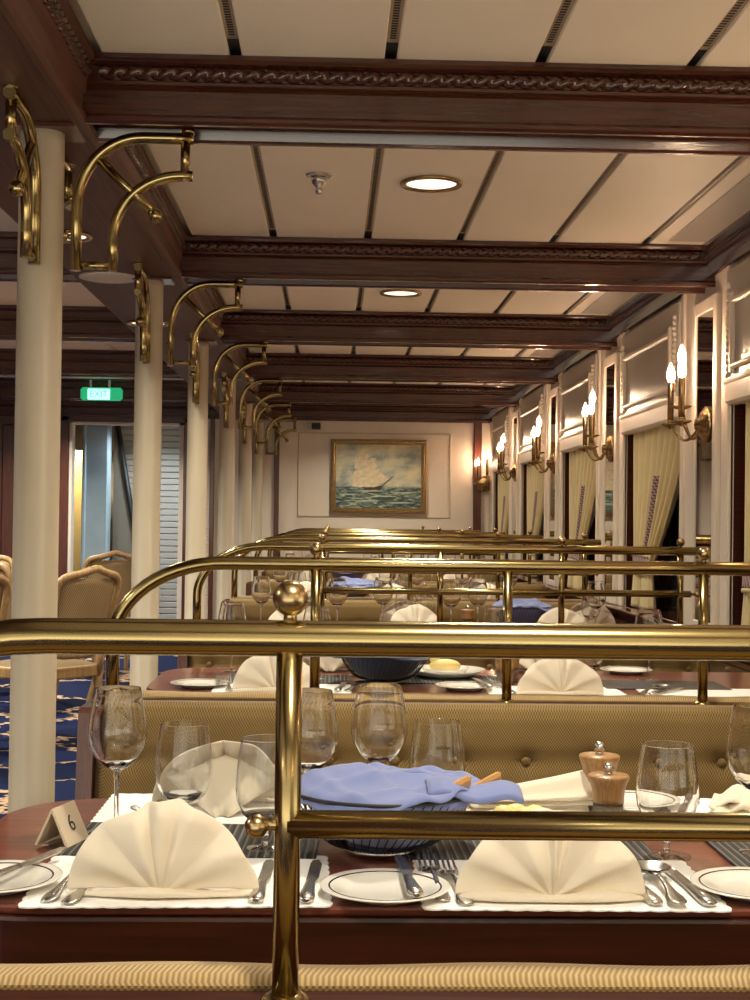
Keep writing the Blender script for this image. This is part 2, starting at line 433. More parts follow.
# window wall: solid between openings
OPEN = []           # (y0,y1)
for k in range(len(BEAMS)-1): OPEN.append((BEAMS[k]+.44, BEAMS[k+1]-.35))
SILL, HEAD = .757, 1.71
wl = MB()
ys = [Y0]+[v for o_ in OPEN for v in o_]+[YB+.2]
for i in range(0, len(ys), 2): wl.box(XW, XW+.22, ys[i], ys[i+1], 0, ZC)
for (a, b) in OPEN:
    wl.box(XW+.02, XW+.22, a, b, HEAD, ZC); wl.box(XW, XW+.22, a, b, 0, SILL)
wall_r = struct(wl.build('wall_right', WHITE_P), 'white panelled window wall')
ws = MB(); ws.box(XW-.025, XW, Y0, YB, 0, .755, .003)
for k in range(-3, 15): ws.box(XW-.032, XW-.02, k-.04, k+.04, .05, .73, .004)
struct(ws.build('trim_32', MAHOG_Y), 'red mahogany wainscot under the windows')
ws = MB(); ws.box(XW-.075, XW+.0, Y0, YB, .738, .757, .006); ws.box(XW-.05, XW, Y0, YB, .718, .738, .004); ws.box(XW-.035, XW, Y0, YB, .66, .69, .006)
for (a, b) in OPEN: ws.box(XW, XW+.155, a, b, .735, .7575, .002)
struct(ws.build('trim_33', MAHOG_Y), 'mahogany ledge along the window wall')
for k, (a, b) in enumerate(OPEN):
    if b < 3: continue
    w = MB(); w.box(XW+.155, XW+.17, a, b, SILL, HEAD+.1)
    wi = struct(w.build(f'window_{k}', NIGHT), 'dark night window pane behind the curtain')
    fr = MB()
    for yy in (a, b): fr.box(XW-.014, XW+.012, yy-.05 if yy == a else yy, yy if yy == a else yy+.05, .757, 2.28, .004)
    rv = MB(); rv.box(XW+.012, XW+.155, b-.004, b, SILL, HEAD); rv.box(XW+.012, XW+.155, a, a+.004, SILL, HEAD); tag(rv.build('window_reveal', MAHOG_CAP, wi), kind='structure')
    fr.box(XW+.13, XW+.155, a, a+.05, SILL, HEAD); fr.box(XW+.13, XW+.155, b-.05, b, SILL, HEAD)
    tag(fr.build('window_frame', WHITE_P, wi), kind='structure')
    # valance box
    vb = MB(); vb.box(XW-.025, XW+.03, a, b, 1.80, 2.255, .006)
    va = struct(vb.build(f'trim_{40+k}', GREY_P), 'grey panelled valance over the window')
    ed = MB(); ed.box(XW-.03, XW+.03, a, b, HEAD-.005, 1.80, .012)
    tag(ed.build('valance_border', WHITE_P, va), kind='structure')
    ml = MB()
    for (z0, z1) in ((1.84, 1.862), (2.10, 2.128)): ml.box(XW-.045, XW-.022, a+.12, b-.12, z0, z1, .008)
    for (y0, y1) in ((a+.10, a+.135), (b-.135, b-.10)): ml.box(XW-.045, XW-.022, y0, y1, 1.82, 2.15, .008)
    for yy in (a+.05, b-.05):
        z = 1.82
        while z < 2.2: ml.ball((XW-.03, yy, z), .013, 7, 5); z += .026
    ml.tube([(XW-.028, a, 1.80), (XW-.028, b, 1.80)], .012, 8)
    tag(ml.build('valance_moulding', WHITE_P, va), kind='structure')
    # pilaster mirror after the beam
for k, yb in enumerate(BEAMS):
    if yb < -1: continue
    c = yb-.012
    if c+.2 > YB: continue
    m = MB(); m.box(XW-.020, XW-.004, c-.150, c+.150, .79, 2.14)
    mi = struct(m.build(f'trim_{60+k}', MIRROR), 'tall narrow mirror panel between windows')
    fr = MB()
    for (y0, y1, z0, z1) in ((c-.20, c-.145, .757, 2.19), (c+.145, c+.20, .757, 2.19), (c-.145, c+.145, 2.13, 2.19), (c-.145, c+.145, .757, .80)):
        fr.box(XW-.027, XW, y0, y1, z0, z1, .005)
    fr.box(XW-.010, XW, c-.30, c-.22, .757, 2.28, .004); fr.box(XW-.010, XW, c+.22, c+.30, .757, 2.28, .004)
    tag(fr.build('mirror_frame', WHITE_P, mi), kind='structure')
# back wall with the doorway on the aisle side
DX0, DX1, DZ = -2.70, -1.53, 2.185
bw = MB(); bw.box(-1.12, XW+.22, YB, YB+.12, 0, ZC)
bw.box(DX1+.13, -1.12, YB, YB+.12, 0, ZC); bw.box(DX0-.13, DX1+.13, YB, YB+.12, DZ+.09, ZC)
struct(bw.build('wall_back', WHITE_P), 'cream back wall with thin panel moulding')
pm = MB(); 
for (x0, x1, z0, z1) in ((-.36, 1.22, 2.10, 2.115), (-.36, 1.22, 1.24, 1.255), (-.36, -.345, 1.24, 2.115), (1.205, 1.22, 1.24, 2.115)): pm.box(x0, x1, YB-.012, YB, z0, z1, .004)
struct(pm.build('trim_70', CARD), 'thin raised panel moulding round the painting')
st = MB(); st.box(1.455, 1.535, YB-.05, YB, 0, ZC-.1, .006); st.box(-.60, -.55, YB-.04, YB, 0, ZC-.1, .004); st.box(-1.26, -1.215, YB-.04, YB, 0, ZC-.1, .004)
st.box(-1.42, -1.37, YB-.02, YB, 0, ZC-.1, .004)
struct(st.build('trim_71', MAHOG_Z), 'narrow mahogany posts on the back wall')
lw = MB()
for i in range(54): lw.box(-1.37, -1.26, YB-.018, YB, .1+i*.04, .1+i*.04+.034, .004)
struct(lw.build('trim_72', WHITE_P), 'white louvred strip beside the doorway')
dw = MB(); dw.box(XL, DX0-.13, YB-.03, YB+.12, 0, ZC)
for i in range(8): dw.box(XL+i*.24+.02, XL+i*.24+.2, YB-.045, YB-.02, .2, 2.15, .012)
struct(dw.build('wall_left', MAHOG_Z), 'dark mahogany panelled wall left of the doorway')
dr = MB(); dr.box(DX0-.13, DX0, YB-.05, YB+.14, 0, DZ+.10, .008); dr.box(DX1, DX1+.13, YB-.05, YB+.14, 0, DZ+.10, .008); dr.box(DX0-.13, DX1+.13, YB-.05, YB+.14, DZ, DZ+.10, .008)
d1 = struct(dr.build('door_1', MAHOG_Z), 'dark wooden door frame round the open doorway to the stairwell')
ln = MB(); ln.box(DX0, DX0+.03, YB-.02, YB+.14, 0, DZ, .003); ln.box(DX1-.05, DX1, YB-.02, YB+.14, 0, DZ, .003); ln.box(DX0, DX1, YB-.02, YB+.14, DZ-.025, DZ, .003)
tag(ln.build('door_lining', WHITE_P, d1), kind='structure')
sd = MB(); sd.box(XL-.1, XL, Y0, YB+3.2, 0, ZC)
struct(sd.build('wall_outer', MAHOG_Z), 'dark mahogany outer wall of the side room')
# stairwell behind the doorway
sw = MB(); sw.box(XL, -1.0, YB+3.0, YB+3.1, 0, 3.6); sw.box(-1.02, -.95, YB+.12, YB+3.1, 0, 3.6)
for i in range(34): sw.box(-2.45, -1.02, YB+1.55, YB+1.60, .05+i*.07, .05+i*.07+.062, .006)
struct(sw.build('wall_stairwell', GREY_P), 'grey plank lined stairwell wall')
sp = MB(); sp.box(-2.68, -2.42, YB+.75, YB+.95, 0, 2.36, .02); sp.box(-2.70, -2.66, YB+.72, YB+.98, 0, 2.36, .01)
struct(sp.build('trim_80', plain('blue_grey_paint', srgb(156, 176, 186), .5)), 'pale blue painted post inside the stairwell')
M = Matrix(((1, 0, 0, 0), (0, 0, 1, 0), (0, 1, 0, 0), (0, 0, 0, 1)))
tp = MB(); tp.prism([(-2.45, 0), (-2.02, 0), (-2.42, 2.30), (-2.45, 2.30)], YB+1.30, YB+1.36, M)
struct(tp.build('trim_81', plain('shade_grey_paint', srgb(120, 112, 100), .6)), 'grey triangular panel under the stair rail')
hr = MB(); hr.tube([(-2.02, YB+1.28, 0), (-2.43, YB+1.28, 2.36)], .03, 10)
struct(hr.build('trim_82', BLACK), 'slanting black stair stringer')
cw = MB(); cw.box(-3.2, -2.70, YB+2.3, YB+2.36, 0, 2.0, .01)
struct(cw.build('wall_corridor', plain('yellow_lit_paint', srgb(236, 206, 140), .6)), 'yellow lit corridor wall seen through the doorway')  # warm lamplight on this wall is put into its yellow colour

# ------------------------------------------------------------------ lights of the room
def area(name, loc, size, watts, col=WARM, spread=R(140), rot=(0, 0, 0)):
    L = bpy.data.lights.new(name, 'AREA'); L.shape = 'DISK'; L.size = size; L.energy = watts; L.color = col; L.spread = spread
    o = bpy.data.objects.new(name, L); COL.objects.link(o); o.location = loc; o.rotation_euler = rot
    return o
def make_downlight():
    root = empty('downlight', label='x', cat='ceiling light')
    ring = MB(); ring.lathe([(.088, -.001), (.108, -.001), (.111, -.006), (.106, -.012), (.094, -.012), (.088, -.004)], n=36, cap=False)
    ring.build('trim_ring', BRASS_OLD, root)
    d = MB(); d.lathe([(.0001, -.006), (.05, -.0058), (.090, -.003), (.090, .004)], n=36); d.build('diffuser', DIFF, root)
    return root
DL = Kind(make_downlight())
DLY = [(.355, .55), (.355, 2.70), (.332, 4.88), (.340, 7.25), (.352, 9.12), (.352, 11.2), (.352, 13.25)]
dlab = [None, None, 'round ceiling downlight beside the sprinkler, nearest of the lit ones', 'round ceiling downlight behind the second crossbeam', 'small ceiling downlight behind the third crossbeam',
        'small ceiling downlight behind the fourth crossbeam', 'small ceiling downlight in front of the back wall']
for (x, y), lb in zip(DLY, dlab):
    if lb: DL.put((x, y, ZC), 0, lb, 'downlights of the dining room')
    area('downlight_lamp', (x, y, ZC-.02), .17, DOWNLIGHT_W)
SD = [(-.985, 5.05, 2.23, 'soffit downlight close behind the nearest white column'), (-.97, 7.3, 2.23, 'soffit downlight between the second and third columns')]
for (x, y, z, lb) in SD:
    DL.put((x, y, z), 0, lb, 'downlights in the girder soffit'); area('downlight_lamp', (x, y, z-.02), .15, 7)
for (x, y) in ((-2.6, 4.5), (-2.6, 7.1), (-2.6, 9.2), (-2.7, 11.3), (-2.5, 13.4), (-2.6, 1.5), (-2.6, -1)):
    area('downlight_lamp', (x, y, ZC-.02), .17, 34, (1, .95, .84))
m = MB(); m.lathe([(.125, 2.231), (.125, 2.224), (.11, 2.220), (.0001, 2.219)], (-.955, 5.93, 0), 40)
tag(m.build('cover_plate', WHITE_P), 'pale round cover plate in the girder soffit between the two nearest columns', 'cover plate')
m = MB(); m.box(-3.4, -2.72, YB+1.2, YB+2.9, 2.335, 2.37); struct(m.build('trim_83', WHITE_P), 'pale lowered ceiling of the corridor')
DL.put((-3.0, YB+2.05, 2.334), 0, 'downlight in the corridor seen through the doorway', 'corridor lights')
area('stair_lamp', (-1.9, YB+.7, 2.3), .3, 16, (.80, .92, 1.0))
area('corridor_lamp', (-3.0, YB+2.05, 2.30), .2, 18, (1, .85, .55))

# ------------------------------------------------------------------ columns and brass brackets
COLS = [(-.772, 3.68), (-.788, 5.97), (-.778, 8.05), (-.765, 10.13), (-.765, 12.25), (-.765, 14.2)]
WHICH = ['nearest', 'second', 'third', 'fourth', 'fifth', 'farthest']
for k, (x, y) in enumerate(COLS):
    m = MB(); m.lathe([(.075, 0), (.075, .05), (.059, .06), (.058, 2.19), (.058, 2.224)], (x, y, 0), 40)
    c = struct(m.build('column', COLUMN_P), f'round cream column, {WHICH[k]} of the row along the aisle')
    q = MB(); q.box(x-.07, x+.10, y-.08, y+.08, 2.219, 2.232, .004)
    tag(q.build('column_cap', MAHOG_Z, c), kind='structure')
def arc(cx, cz, rx, rz, a0, a1, n=10): return [(cx+rx*math.cos(a0+(a1-a0)*i/n), 0, cz+rz*math.sin(a0+(a1-a0)*i/n)) for i in range(n+1)]
def make_bracket():
    root = empty('brass_bracket', label='x', cat='bracket')
    o = MB(); o.tube([(.080, 0, 1.862), (.080, 0, 2.0)]+arc(.265, 2.03, .185, .184, PI, PI/2, 14)+[(.34, 0, 2.214), (.405, 0, 2.214)], .0155, 14)
    o.build('outer_tube', BRASS, root)
    i = MB(); i.tube([(.183, 0, 1.862), (.183, 0, 1.93)]+arc(.375, 1.95, .192, .165, PI, PI/2, 14)+[(.405, 0, 2.115)], .0145, 14)
    i.build('inner_tube', BRASS, root)
    s = MB(); s.tube([(.383, 0, 2.118), (.383, 0, 2.21)], .0135, 12); s.build('spacer', BRASS, root)
    s = MB(); s.tube([(.083, 0, 1.875), (.180, 0, 1.875)], .011, 12); s.build('spacer', BRASS, root)
    d = MB(); d.tube([(.135, -.0, 2.16), (.288, -.0, 2.022)], .0125, 12); d.build('strut', BRASS, root)
    b = MB(); b.lathe([(.013, 0), (.016, .004), (.013, .008), (.010, .012)], (.288, 0, 2.02), 14, Matrix.Rotation(R(132), 3, 'Y')); b.ball((.302, 0, 2.009), .0195)
    b.build('finial', BRASS, root)
    for z in (1.95, 2.05):
        e = MB(); e.lathe([(.008, 0), (.008, .012)], (.058, 0, z), 12, Matrix.Rotation(R(90), 3, 'Y')); e.build('fixing', BRASS, root)
    e = MB(); e.lathe([(.018, 0), (.018, .012)], (.39, 0, 2.226), 12); e.build('fixing', BRASS, root)
    return root
BK = Kind(make_bracket()); BK.root.scale = (.93, 1, 1)
for k, (x, y) in enumerate(COLS):
    BK.put((x+.018, y, 0), 0, f'curved brass tube bracket reaching right from the {WHICH[k]} white column under the beam', 'brackets reaching across the dining side')
    BK.put((x, y, 0), -PI/2, f'curved brass tube bracket on the camera-facing front of the {WHICH[k]} white column', 'brackets on the fronts of the columns')
    if k == 0: BK.put((x, y, 0), PI/2, 'curved brass tube bracket on the back of the nearest white column', 'brackets on the backs of the columns')

# ------------------------------------------------------------------ benches with brass rails
BY = [1.25+2.055*k for k in range(7)]
BORD = ['nearest', 'second', 'third', 'fourth', 'fifth', 'sixth', 'farthest']
XA, XB = -.555, 1.44
def seat_back(sign, tuft, y_in=.022):
    prof = [(.16, .46), (.152, .50), (.140, .58), (.128, .66), (.118, .73), (.110, .765), (.098, .786), (.080, .796), (.055, .797), (.034, .793), (y_in, .782)]
    P = []
    for i in range(len(prof)-1):
        for t in range(4):
            a = t/4; P.append((prof[i][0]*(1-a)+prof[i+1][0]*a, prof[i][1]*(1-a)+prof[i+1][1]*a))
    P.append(prof[-1]); nv = len(P)-1; nu = 150 if tuft else 12
    x0, x1 = XA+.025, XB
    def fn(uu, vv):
        y, z = P[round(vv*nv)]; x = x0+(x1-x0)*uu
        e = min(x-x0, x1-x); y -= .03*max(0, 1-e/.03)**2 * (1 if z > .47 else .5)
        if tuft and .5 < z < .78:
            y -= .010*math.exp(-((z-.672)/.010)**2)
            dx = ((x+.30+.075) % .15)-.075
            y -= .014*math.exp(-(dx*dx+(z-.672)**2)/(2*.016**2))
        return (x, sign*y, z)
    m = MB(); m.grid(fn, nu, nv)
    if sign < 0: m.f = [q[::-1] for q in m.f]
    return m
def make_bench(tuft):
    root = empty('banquette_bench', label='x', cat='bench')
    seat_back(-1, tuft).build('seat_back', KHAKI, root)
    if tuft:
        x = -.45
        while x < 1.55:
            b = MB(); b.ball((x, -.1145, .672), .011, 12, 8, (1, .55, 1)); b.build('button', KHAKI, root); x += .15
    seat_back(1, False, .034).build('rear_seat_back', KHAKI, root)
    pp = MB()
    pf = [(.034, .787), (.036, .795), (.044, .801), (.058, .804), (.074, .802), (.085, .796), (.090, .786), (.088, .776)]
    pp.grid(lambda a, b: (XA+.03+(XB-XA-.03)*a, pf[round(b*7)][0], pf[round(b*7)][1]+.0015*math.sin(a*40)), 60, 7)
    pp.f = [q[::-1] for q in pp.f]
    pp.build('piping', RIBBED, root)
    c = MB(); c.box(XA, XB, -.024, .036, .10, .790, .004); c.build('wood_cap', MAHOG_CAP, root)
    e = MB(); e.prism([(-.155, 0), (.155, 0), (.155, .50), (.115, .775), (.10, .785), (-.10, .785), (-.118, .775), (-.155, .50)], XA-.012, XA+.024, Matrix(((0, 0, 1, 0), (1, 0, 0, 0), (0, 1, 0, 0), (0, 0, 0, 1)))); e.build('end_panel', MAHOG_Z, root)
    for s_, nm in ((-1, 'seat'), (1, 'rear_seat')):
        m = MB(); m.box(XA+.03, XB, s_*.13, s_*.50, .40, .47, .025); m.build(nm, KHAKI, root)
        m = MB(); m.box(XA+.03, XB, s_*.02, s_*.46, .02, .40, .006); m.build(nm+'_base', MAHOG_X, root)
    return root
BT = Kind(make_bench(True)); BP = Kind(make_bench(False))
for k, y in enumerate(BY):
    (BT if 0 < k < 5 else BP).put((0, y, 0), 0, f'khaki woven banquette bench with mahogany frame, {BORD[k]} row from the camera', 'banquette benches')
RZ, LZ = 1.112, .947
POSTS = [(-.036, True), (.418, False), (.885, True), (1.345, True)]
def make_rail():
    root = empty('brass_rail', label='x', cat='railing')
    t = MB(); t.tube([(-.51, 0, .789), (-.51, 0, .90)]+[(-.51+.26*(1-math.cos(a)), 0, RZ-.19*(1-math.sin(a))) for a in [PI/2*i/14 for i in range(15)]]+[(0, 0, RZ), (.7, 0, RZ), (1.425, 0, RZ)], .0162, 20)
    t.ball((1.427, 0, RZ), .0168, 14, 8, (.5, 1, 1))
    t.lathe([(.024, .786), (.024, .792), (.017, .797)], (-.51, 0, 0), 20)
    t.build('top_rail', BRASS, root)
    l = MB(); l.tube([(-.036, 0, LZ), (1.385, 0, LZ)], .0128, 18); l.build('lower_rail', BRASS, root)
    for x, side in ((-.036, -1), (1.385, 1)):
        k = MB(); k.lathe([(.006, 0), (.006, .022)], (x, 0, LZ), 12, Matrix.Rotation(side*PI/2, 3, 'Y')); k.ball((x+side*.0275, 0, LZ-.002), .0108)
        k.build('rail_knob', BRASS_OLD, root)
    for x, fin in POSTS:
        p = MB(); p.tube([(x, 0, .789), (x, 0, RZ-.006)], .0118, 18);
        po = p.build('post', BRASS, root)
        fl = MB(); fl.lathe([(.0215, .786), (.0225, .792), (.018, .796), (.0125, .799)], (x, 0, 0), 24); fl.build('flange', BRASS, po)
        if fin:
            b = MB(); b.lathe([(.0065, RZ+.012), (.0058, RZ+.02), (.0065, RZ+.026)], (x, 0, 0), 14); b.ball((x, 0, RZ+.0355), .0160, 22, 14)
            b.build('finial', BRASS_OLD, root)
    return root
RK = Kind(make_rail())
RLAB = ['thick polished brass rail crossing the whole picture in front, with one large ball finial', 'polished brass rail standing on the second bench back, directly behind the foremost rail',
        'polished brass rail on the third bench back', 'polished brass rail on the fourth bench back', 'polished brass rail on the fifth bench back', 'polished brass rail on the sixth bench back',
        'polished brass rail farthest back, below the ship painting']
for k, y in enumerate(BY): RK.put((0, y, .0012), 0, RLAB[k], 'brass rails on the bench backs')

# ------------------------------------------------------------------ tables
TZ = .75
TC = [2.03+2.06*k for k in range(6)]
def rounded(x0, x1, y0, y1, rl, n=8):
    p = [(x1, y0), (x1, y1)]
    p += [(x0+rl-rl*math.sin(PI/2*i/n), y1-rl+rl*math.cos(PI/2*i/n)) for i in range(n+1)]
    p += [(x0+rl-rl*math.cos(PI/2*i/n), y0+rl-rl*math.sin(PI/2*i/n)) for i in range(n+1)]
    return p
def make_table():
    root = empty('dining_table', label='x', cat='table')
    m = MB(); m.prism(rounded(-.508, 1.575, -.325, .325, .15), TZ-.012, TZ); t = m.build('tabletop', TABLE_W, root)
    mod(t, 'BEVEL', width=.004, segments=2, limit_method='ANGLE')
    m = MB(); m.prism(rounded(-.512, 1.578, -.329, .329, .152), TZ-.10, TZ-.012); t = m.build('table_edge', TABLE_EDGE, root)
    mod(t, 'BEVEL', width=.006, segments=2, limit_method='ANGLE')
    for x in (-.1, 1.15):
        m = MB(); m.lathe([(.2, 0), (.2, .02), (.06, .05), (.045, .10), (.045, .62), (.12, .65)], (x, 0, 0), 20); m.build('pedestal', MAHOG_Z, root)
    return root
TK = Kind(make_table())
TORD = ['nearest', 'second', 'third', 'fourth', 'fifth', 'farthest']
for k, y in enumerate(TC): TK.put((0, y, 0), 0, f'long reddish mahogany dining table laid for dinner, {TORD[k]} from the camera', 'dining tables')

# ------------------------------------------------------------------ sconces
def make_sconce():
    root = empty('wall_sconce', label='x', cat='wall lamp')
    Ry = Matrix.Rotation(-PI/2, 3, 'Y')
    b = MB(); b.lathe([(.076, 0), (.078, .006), (.070, .014), (.060, .016), (.056, .024), (.040, .030), (.026, .036), (.024, .05), (.0001, .055)], (0, 0, 0), 32, Ry)
    b.build('backplate', BRASS_OLD, root)
    for (dx, dy, dz) in ((-.110, .0, .020), (-.134, .095, -.050), (-.134, -.095, -.050)):
        a = MB(); pts = []
        for i in range(17):
            t = i/16; x = -.03+(dx+.03)*t; y = dy*math.sin(t*PI/2)
            z = -.01-.055*math.sin(PI*min(1, t*1.15))+(.045+dz)*t**3+(.012 if t > .9 else 0)
            pts.append((x, y, z))
        a.tube(pts, .0062, 10); ar = a.build('arm', BRASS_OLD, root)
        z0 = pts[-1][2]
        p = MB(); p.lathe([(.005, -.012), (.012, -.006), (.034, .002), (.046, .010), (.044, .012), (.03, .007), (.014, .006), (.013, .018), (.016, .022), (.012, .028)], (dx, dy, z0), 24); p.build('drip_pan', BRASS_OLD, ar)
        c = MB(); c.lathe([(.0135, .02), (.0135, .188), (.0125, .191), (.0105, .191)], (dx, dy, z0), 20); c.build('candle_tube', BRASS_OLD, ar)
        f_ = MB(); f_.lathe([(.0075, .189), (.0105, .195), (.0165, .210), (.0182, .223), (.0160, .239), (.0105, .257), (.0045, .272), (.0001, .279)], (dx, dy, z0), 18); f_.build('flame_bulb', BULB, ar)
        f_ = MB(); f_.lathe([(.0001, .200), (.0045, .206), (.0068, .216), (.0068, .226), (.0040, .238), (.0001, .246)], (dx, dy, z0), 12); f_.build('filament', FLAME, ar)
    return root
SK = Kind(make_sconce()); SL = ['nearest', 'second nearest', 'third nearest', 'fourth nearest', 'fifth nearest']
i = 0
for k, yb in enumerate(BEAMS):
    if 5 < yb < 14:
        SK.put((XW-.021, yb-.055, 1.645), 0, f'brass wall sconce with three lit candle bulbs, {SL[i]} to the camera' if i < 4 else 'small brass wall sconce with candle bulbs, last before the back wall', 'candle sconces along the window wall'); i += 1
for yb, lb in ((BEAMS[2], 'unseen brass candle sconce one window nearer than the nearest visible one'), (BEAMS[1], 'unseen brass candle sconce level with the foremost bench'), (BEAMS[0], 'unseen brass candle sconce on the window wall behind the foremost bench')):  # out-of-frame sconces continuing the row, added to light the near ceiling
    SK.put((XW-.021, yb-.055, 1.645), 0, lb, 'candle sconces along the window wall')
SK.put((1.58, YB-.055, 1.60), PI/2, 'brass candle sconce mounted on the back wall corner with a pinkish glow', 'candle sconces along the window wall')

# ------------------------------------------------------------------ curtains
def make_curtain(a, b):
    root = empty('curtain', (XW+.052, b, 0), label='x', cat='curtain')
    L = b-a; zt, zb = 1.735, .765; vt = .76
    def edges_(v):
        if v < vt: t = v/vt; near = -(L-.04)*(1-t**1.5)-.44*t**1.5; far = -.02-.02*t
        elif v < vt+.05: near = -.44; far = -.04
        else: t = (v-vt-.05)/(1-vt-.05); near = -.44-.03*t; far = -.04+.01*t
        return far, near
    def P(u_, v, off=0.):
        far, near = edges_(v); y = far+(near-far)*u_
        amp = .030*(1-.5*v/vt) if v < vt else .014+.012*max(0, v-vt-.05)/.2
        x = amp*math.sin(2*PI*u_*8.5+.4*math.sin(5*v)+.6*math.sin(u_*9))-off
        if v > vt+.05: y += .006*math.sin(u_*40)
        return (x, y, zt+(zb-zt)*v)
    m = MB(); m.grid(lambda s_, t_: P(s_, t_), 96, 44); c = m.build('drape', CURTAIN, root); mod(c, 'SOLIDIFY', thickness=.003)
    m = MB(); m.grid(lambda s_, t_: P(.56+(.03+.15*t_)*s_-.10*t_, .28+.48*t_, .006), 10, 24); c = m.build('trim_band', PURPLE, root); mod(c, 'SOLIDIFY', thickness=.003)
    m = MB(); m.grid(lambda s_, t_: (-.03*math.cos(PI*(s_-.5))-.006+(.012*math.sin(s_*60) if t_ < .15 or t_ > .85 else 0)*.3, -.035-.415*s_, 1.045-.085*t_+.012*math.sin(PI*s_)), 60, 8)
    c = m.build('tieback', PURPLE, root); mod(c, 'SOLIDIFY', thickness=.006)
    m = MB()
    for zz in (1.05, .958): m.grid(lambda s_, t_: (-.036*math.cos(PI*(s_-.5))-.008+.005*math.sin(s_*95), -.033-.42*s_, zz-.014*t_+.012*math.sin(PI*s_)), 90, 2)
    c = m.build('ruffle', CURTAIN, root); mod(c, 'SOLIDIFY', thickness=.003)
    return root
CL = ['cream tied-back curtain at the right picture edge, nearest window', 'cream tied-back curtain with purple trim, between the two nearest sconces', 'cream tied-back curtain in the window behind the second sconce',
      'cream tied-back curtain in the window behind the third sconce', 'cream tied-back curtain in the window behind the fourth sconce', 'cream tied-back curtain in the last window before the back wall']
i = 0
for (a, b) in OPEN:
    if b > 3: tag(make_curtain(a, b), CL[i], None, 'tied-back window curtains'); i += 1

# ------------------------------------------------------------------ painting, exit sign, sprinkler
def mat_canvas():
    m, t, b = nt('oil_sea_sky')
    tc = N(t, 'ShaderNodeTexCoord'); sx = N(t, 'ShaderNodeSeparateXYZ'); t.links.new(tc.outputs['Object'], sx.inputs[0])
    n1 = N(t, 'ShaderNodeTexNoise'); n1.inputs['Scale'].default_value = 4.5; n1.inputs['Detail'].default_value = 5
    mp = N(t, 'ShaderNodeMapping'); mp.inputs['Scale'].default_value = (1, 1, 1.7); t.links.new(tc.outputs['Object'], mp.inputs[0]); t.links.new(mp.outputs[0], n1.inputs['Vector'])
    sky = N(t, 'ShaderNodeValToRGB'); e = sky.color_ramp.elements
    e[0].position = .36; e[0].color = c4(srgb(140, 150, 148)); e[1].position = .66; e[1].color = c4(srgb(232, 220, 176))
    k = sky.color_ramp.elements.new(.5); k.color = c4(srgb(196, 196, 172)); t.links.new(n1.outputs['Fac'], sky.inputs['Fac'])
    w = N(t, 'ShaderNodeTexNoise'); w.inputs['Scale'].default_value = 9; w.inputs['Detail'].default_value = 6; w.inputs['Distortion'].default_value = 1.2
    m2 = N(t, 'ShaderNodeMapping'); m2.inputs['Scale'].default_value = (1, 1, 4.5); t.links.new(tc.outputs['Object'], m2.inputs[0]); t.links.new(m2.outputs[0], w.inputs['Vector'])
    sea = N(t, 'ShaderNodeValToRGB'); e = sea.color_ramp.elements
    e[0].position = .40; e[0].color = c4(srgb(44, 66, 66)); e[1].position = .66; e[1].color = c4(srgb(184, 190, 160))
    k = sea.color_ramp.elements.new(.52); k.color = c4(srgb(94, 116, 108)); t.links.new(w.outputs['Fac'], sea.inputs['Fac'])
    ho = N(t, 'ShaderNodeMapRange'); ho.inputs['From Min'].default_value = -.118; ho.inputs['From Max'].default_value = -.095
    t.links.new(sx.outputs['Z'], ho.inputs['Value'])
    mx = N(t, 'ShaderNodeMix', data_type='RGBA'); t.links.new(ho.outputs[0], mx.inputs['Factor']); t.links.new(sea.outputs[0], mx.inputs['A']); t.links.new(sky.outputs[0], mx.inputs['B'])
    t.links.new(mx.outputs['Result'], b.inputs['Base Color']); b.inputs['Roughness'].default_value = .5
    return m
pt = empty('painting', (.475, YB-.03, 1.665), label='gilt framed oil painting of a tall ship under full sail on the back wall', cat='painting')
cv = MB(); cv.box(-.445, .445, -.006, .012, -.325, .325); cvo = cv.build('canvas', mat_canvas(), pt)
fr = MB()
for (w0, w1, yd) in ((.437, .455, .02), (.455, .475, .038), (.475, .492, .028)):
    h0, h1 = w0-.112, w1-.112
    for (x0, x1, z0, z1) in ((-w1, w1, h0, h1), (-w1, w1, -h1, -h0), (-w1, -w0, -h0, h0), (w0, w1, -h0, h0)): fr.box(x0, x1, -yd, .02, z0, z1, .005)
fr.build('picture_frame', GOLD_F, pt)
SAIL = plain('painted_sail', srgb(226, 208, 172), .6, var=.12, vscale=30); SHADE = plain('painted_hull', srgb(70, 58, 46), .6, var=.2, vscale=30)
sh = MB(); NS = [0]; MX = Matrix(((1, 0, 0, 0), (0, 0, 1, -.0075), (0, 1, 0, 0), (0, 0, 0, 1)))
def sail(x, z, w, h, lean=.02):
    NS[0] += 1; sh.prism([(x-w/2, z), (x+w/2*.9, z-.01), (x+w/2+lean, z+h*.45), (x+w/2*.75+lean, z+h), (x-w/2*.75+lean, z+h*.97), (x-w/2+lean*.3, z+h*.5)], -.0004*NS[0], .001, MX)
for (x, hs, wd) in ((-.225, .30, .10), (-.155, .34, .12), (-.075, .30, .12)):
    z = -.105
    for q in range(4): hh = hs*(.33, .28, .22, .17)[q]; sail(x, z, wd*(1-.17*q), hh*.9); z += hh
sh.prism([(-.02, -.09), (.07, -.05), (-.01, .09)], -.006, .001, MX); sh.prism([(.01, -.07), (.10, -.025), (.0, .06)], -.0065, .001, MX)
sh.build('painted_sails', SAIL, cvo)
hl = MB(); hl.prism([(-.16, -.128), (-.10, -.138), (.02, -.136), (.045, -.088), (-.05, -.112), (-.16, -.112)], -.0075, .0012, MX)
hl.prism([(.03, -.10), (.145, .005), (.148, .002), (.035, -.107)], -.0075, .0012, MX)
for x, z in ((-.215, .21), (-.145, .25), (-.065, .21)): hl.prism([(x-.002, -.1), (x+.002, -.1), (x+.002, z), (x-.001, z)], -.0002, .0005, MX)
hl.build('painted_hull', SHADE, cvo)
wv = MB()
